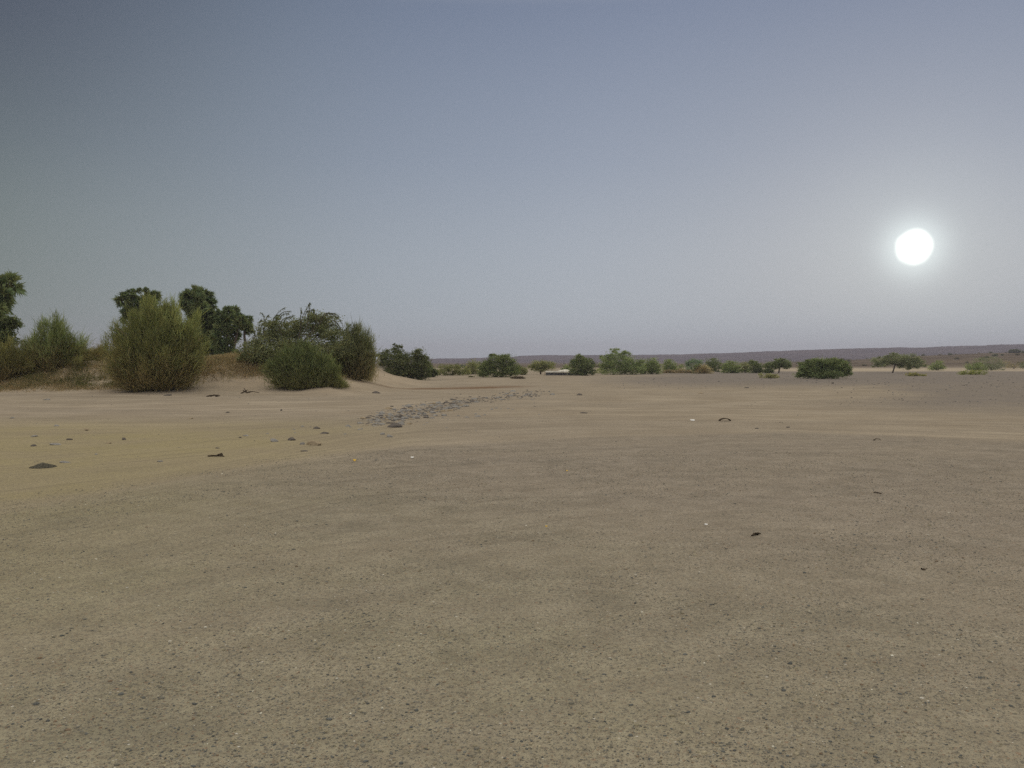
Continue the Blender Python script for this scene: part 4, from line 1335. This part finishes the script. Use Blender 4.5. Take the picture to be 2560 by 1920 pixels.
twigs(1890, 1340, [[(-16, 5, 1), (-6, 2, 4), (0, 0, 3)], [(-2, 1, 2), (8, -2, 5), (14, -3, 2)], [(-4, -3, 1), (6, -5, 3)], [(2, 0, 2), (12, -6, 2)]], M_twig, 'twig', 'dark forked twig lying on the right foreground gravel', 'twig', 0.011)
twigs(2196, 1236, [[(-6, -5, 1), (0, 0, 3), (4, 4, 1)], [(-2, -1, 2), (6, 0, 1)]], M_twig, 'twig', 'small dark crooked twig on the gravel at mid right', 'twig', 0.008)
twigs(2192, 1101, [[(-9, 0, 1), (0, -1, 4), (9, 1, 1)]], M_twig, 'twig', 'small dark bowed twig by the boundary of the pale strip', 'twig', 0.012)
twigs(2310, 1428, [[(-7, 0, 1), (0, 0, 2), (7, 0, 1)], [(-3, 1, 1), (3, -2, 2)]], M_twig, 'twig', 'reddish-dark short twig on the gravel near the right edge', 'twig', 0.007)
twigs(548, 1142, [[(-26, 3, 0), (-10, 1, 2), (0, 0, 5)], [(-4, 0, 3), (6, -1, 7), (8, -1, 3)], [(0, 0, 2), (10, 2, 2), (16, 3, 0)], [(-8, 2, 1), (2, 0, 6)], [(2, 1, 1), (5, 0, 8)]], M_twig, 'twig', 'dark twig clump on the sand below the left of the bank', 'twig', 0.02)
twigs(618, 984, [[(-16, 0, 0), (-4, 0, 6), (2, 0, 10)], [(-2, 0, 2), (10, 0, 6), (30, 0, 2)], [(-6, 0, 4), (4, 0, 3), (14, 0, 5)], [(-10, 0, 8), (0, 0, 2)], [(0, 0, 2), (-8, 0, 14)]], M_twig, 'dead_branch', 'dark dead branch on the sand at the foot of the bank', 'branch', 0.035)
twigs(536, 992, [[(-20, 0, 0), (-8, 0, 4), (0, 0, 3), (10, 0, 5)], [(-10, 0, 1), (0, 0, 6)], [(2, 0, 1), (14, 0, 3)]], M_twig, 'dead_branch', 'low tangle of dead sticks left of the dark dead branch', 'branch', 0.04)
twigs(545, 954, [[(-30, 0, 24), (-14, 0, 12), (0, 0, 1)], [(-14, 0, 12), (-10, 0, 16), (-6, 0, 4)]], M_stem, 'dead_branch', 'pale bare branches slanting down the bank right of the biggest bush', 'branch', 0.03)

# curled piece of bark
b = hit(1812, 1053); m = b.y / FPX
V = []
n, k = 14, 5
for s in (0, 1):
    for i in range(n):
        for j in range(k):
            u = i / (n - 1) * 2 - 1; v = j / (k - 1) - 0.5
            V.append((u * 14 * m, v * 0.16, 0.005 + (1 - u * u) ** 0.8 * 5.5 * m + s * 0.02))
F = []
for s in (0, 1):
    for i in range(n - 1):
        for j in range(k - 1):
            a = s * n * k + i * k + j
            q = (a, a + k, a + k + 1, a + 1)
            F.append(q if s else q[::-1])
for i in range(n - 1):
    for j in (0, k - 1):
        a = i * k + j
        F.append((a, a + k, a + k + n * k, a + n * k))
o = mesh_np('bark_piece', V, F, M_twig, smooth=True)
o.location = b; o.rotation_euler[2] = 0.08
tag(o, 'dark curled arch of bark on the pale strip at right', 'bark')


def crumb_heap(px, py, wpx, n, label):
    b = hit(px, py); m = b.y / FPX
    w = wpx * m / 2
    bv, bf = ico(1)
    Vs, Fs, n0 = [], [], 0
    for i in range(n):
        a = random.uniform(0, 6.28); r = random.random() ** 0.6
        s = random.uniform(0.012, 0.04) * (1.2 - 0.5 * r)
        p = np.array([math.cos(a) * r * w, math.sin(a) * r * w * 1.1, max(0, (1 - r)) * 0.05])
        Vs.append(bv * s * np.array([1, 1, 0.7]) * (1 + RNG.normal(size=bv.shape) * 0.12) + p); Fs.append(bf + n0); n0 += len(bv)
    o = mesh_np('gravel_heap', np.concatenate(Vs), np.concatenate(Fs), M_dung)
    o.location = b
    tag(o, label, 'gravel heap')


crumb_heap(108, 1168, 56, 420, 'low heap of dark crumbled gravel near the left edge')


# ------------------------------------------------------------------ gravel: real pebbles near the camera
def pebbles():
    bv, bf = ico(1)
    bv = bv * 1.0
    n = 150000
    az = RNG.uniform(-0.60, 0.60, n)
    r = 3.2 + (RNG.random(n) ** 1.25) * 14.5
    x = r * np.sin(az); y = r * np.cos(az)
    dens = fbm(x * 1.3, y * 1.3, 90) * 0.6 + fbm(x * 0.4, y * 0.4, 91) * 0.4
    keep = (RNG.random(n) < np.clip((dens - 0.36) * 4.0, 0.08, 1.0)) & (y < boundary_y(x) + 2)
    x, y, r = x[keep], y[keep], r[keep]
    n = len(x)
    s = 0.0027 * np.exp(RNG.normal(size=n) * 0.50) * (0.85 + 0.03 * r)
    big = RNG.random(n) < 0.004
    s = np.where(big, s * 2.0, s)
    s = np.minimum(s, 0.014)
    z = height(x, y) + s * 0.12
    sc3 = np.stack([s * RNG.uniform(0.9, 1.5, n), s * RNG.uniform(0.7, 1.1, n), s * RNG.uniform(0.45, 0.75, n)], 1)
    th = RNG.random(n) * 6.28
    P = bv[None] * (1 + RNG.normal(size=(n, len(bv), 1)) * 0.13) * sc3[:, None, :]
    X = P[..., 0] * np.cos(th)[:, None] - P[..., 1] * np.sin(th)[:, None]
    Yv = P[..., 0] * np.sin(th)[:, None] + P[..., 1] * np.cos(th)[:, None]
    V = np.stack([X + x[:, None], Yv + y[:, None], P[..., 2] + z[:, None]], -1).reshape(-1, 3)
    F = (bf[None] + (np.arange(n) * len(bv))[:, None, None]).reshape(-1, 3)
    pal = np.array([(0.115, 0.12, 0.115), (0.155, 0.16, 0.15), (0.20, 0.19, 0.155), (0.27, 0.24, 0.165), (0.24, 0.18, 0.125), (0.36, 0.32, 0.225), (0.66, 0.64, 0.54)])
    pi = RNG.choice(len(pal), n, p=[0.17, 0.20, 0.22, 0.20, 0.10, 0.10, 0.01])
    cc = pal[pi] * (0.8 + 0.4 * RNG.random((n, 1)))
    o = mesh_np('gravel', V, F, M_pebble, None, np.repeat(cc, len(bv), 0))
    o['kind'] = 'stuff'
    o['label'] = 'fine mixed grey and tan gravel covering the foreground'
    o['category'] = 'gravel'


pebbles()

# ------------------------------------------------------------------ dusty air
def haze():
    V, F = [], []
    x0, x1, y0, y1, z0, z1 = -3600, 3600, -500, 3700, -4.0, 75.0
    V = [(x, y, z) for z in (z0, z1) for (x, y) in ((x0, y0), (x1, y0), (x1, y1), (x0, y1))]
    F = [(3, 2, 1, 0), (4, 5, 6, 7), (0, 1, 5, 4), (1, 2, 6, 5), (2, 3, 7, 6), (3, 0, 4, 7)]
    m = bpy.data.materials.new('dusty_air')
    m.use_nodes = True
    t = m.node_tree
    t.nodes.clear()
    out = t.nodes.new('ShaderNodeOutputMaterial')
    v = t.nodes.new('ShaderNodeVolumePrincipled')
    v.inputs['Color'].default_value = (0.55, 0.54, 0.66, 1)
    v.inputs['Density'].default_value = 0.00030
    v.inputs['Anisotropy'].default_value = 0.2
    t.links.new(v.outputs[0], out.inputs['Volume'])
    o = mesh_np('haze', V, F, m)
    o['kind'] = 'stuff'


haze()
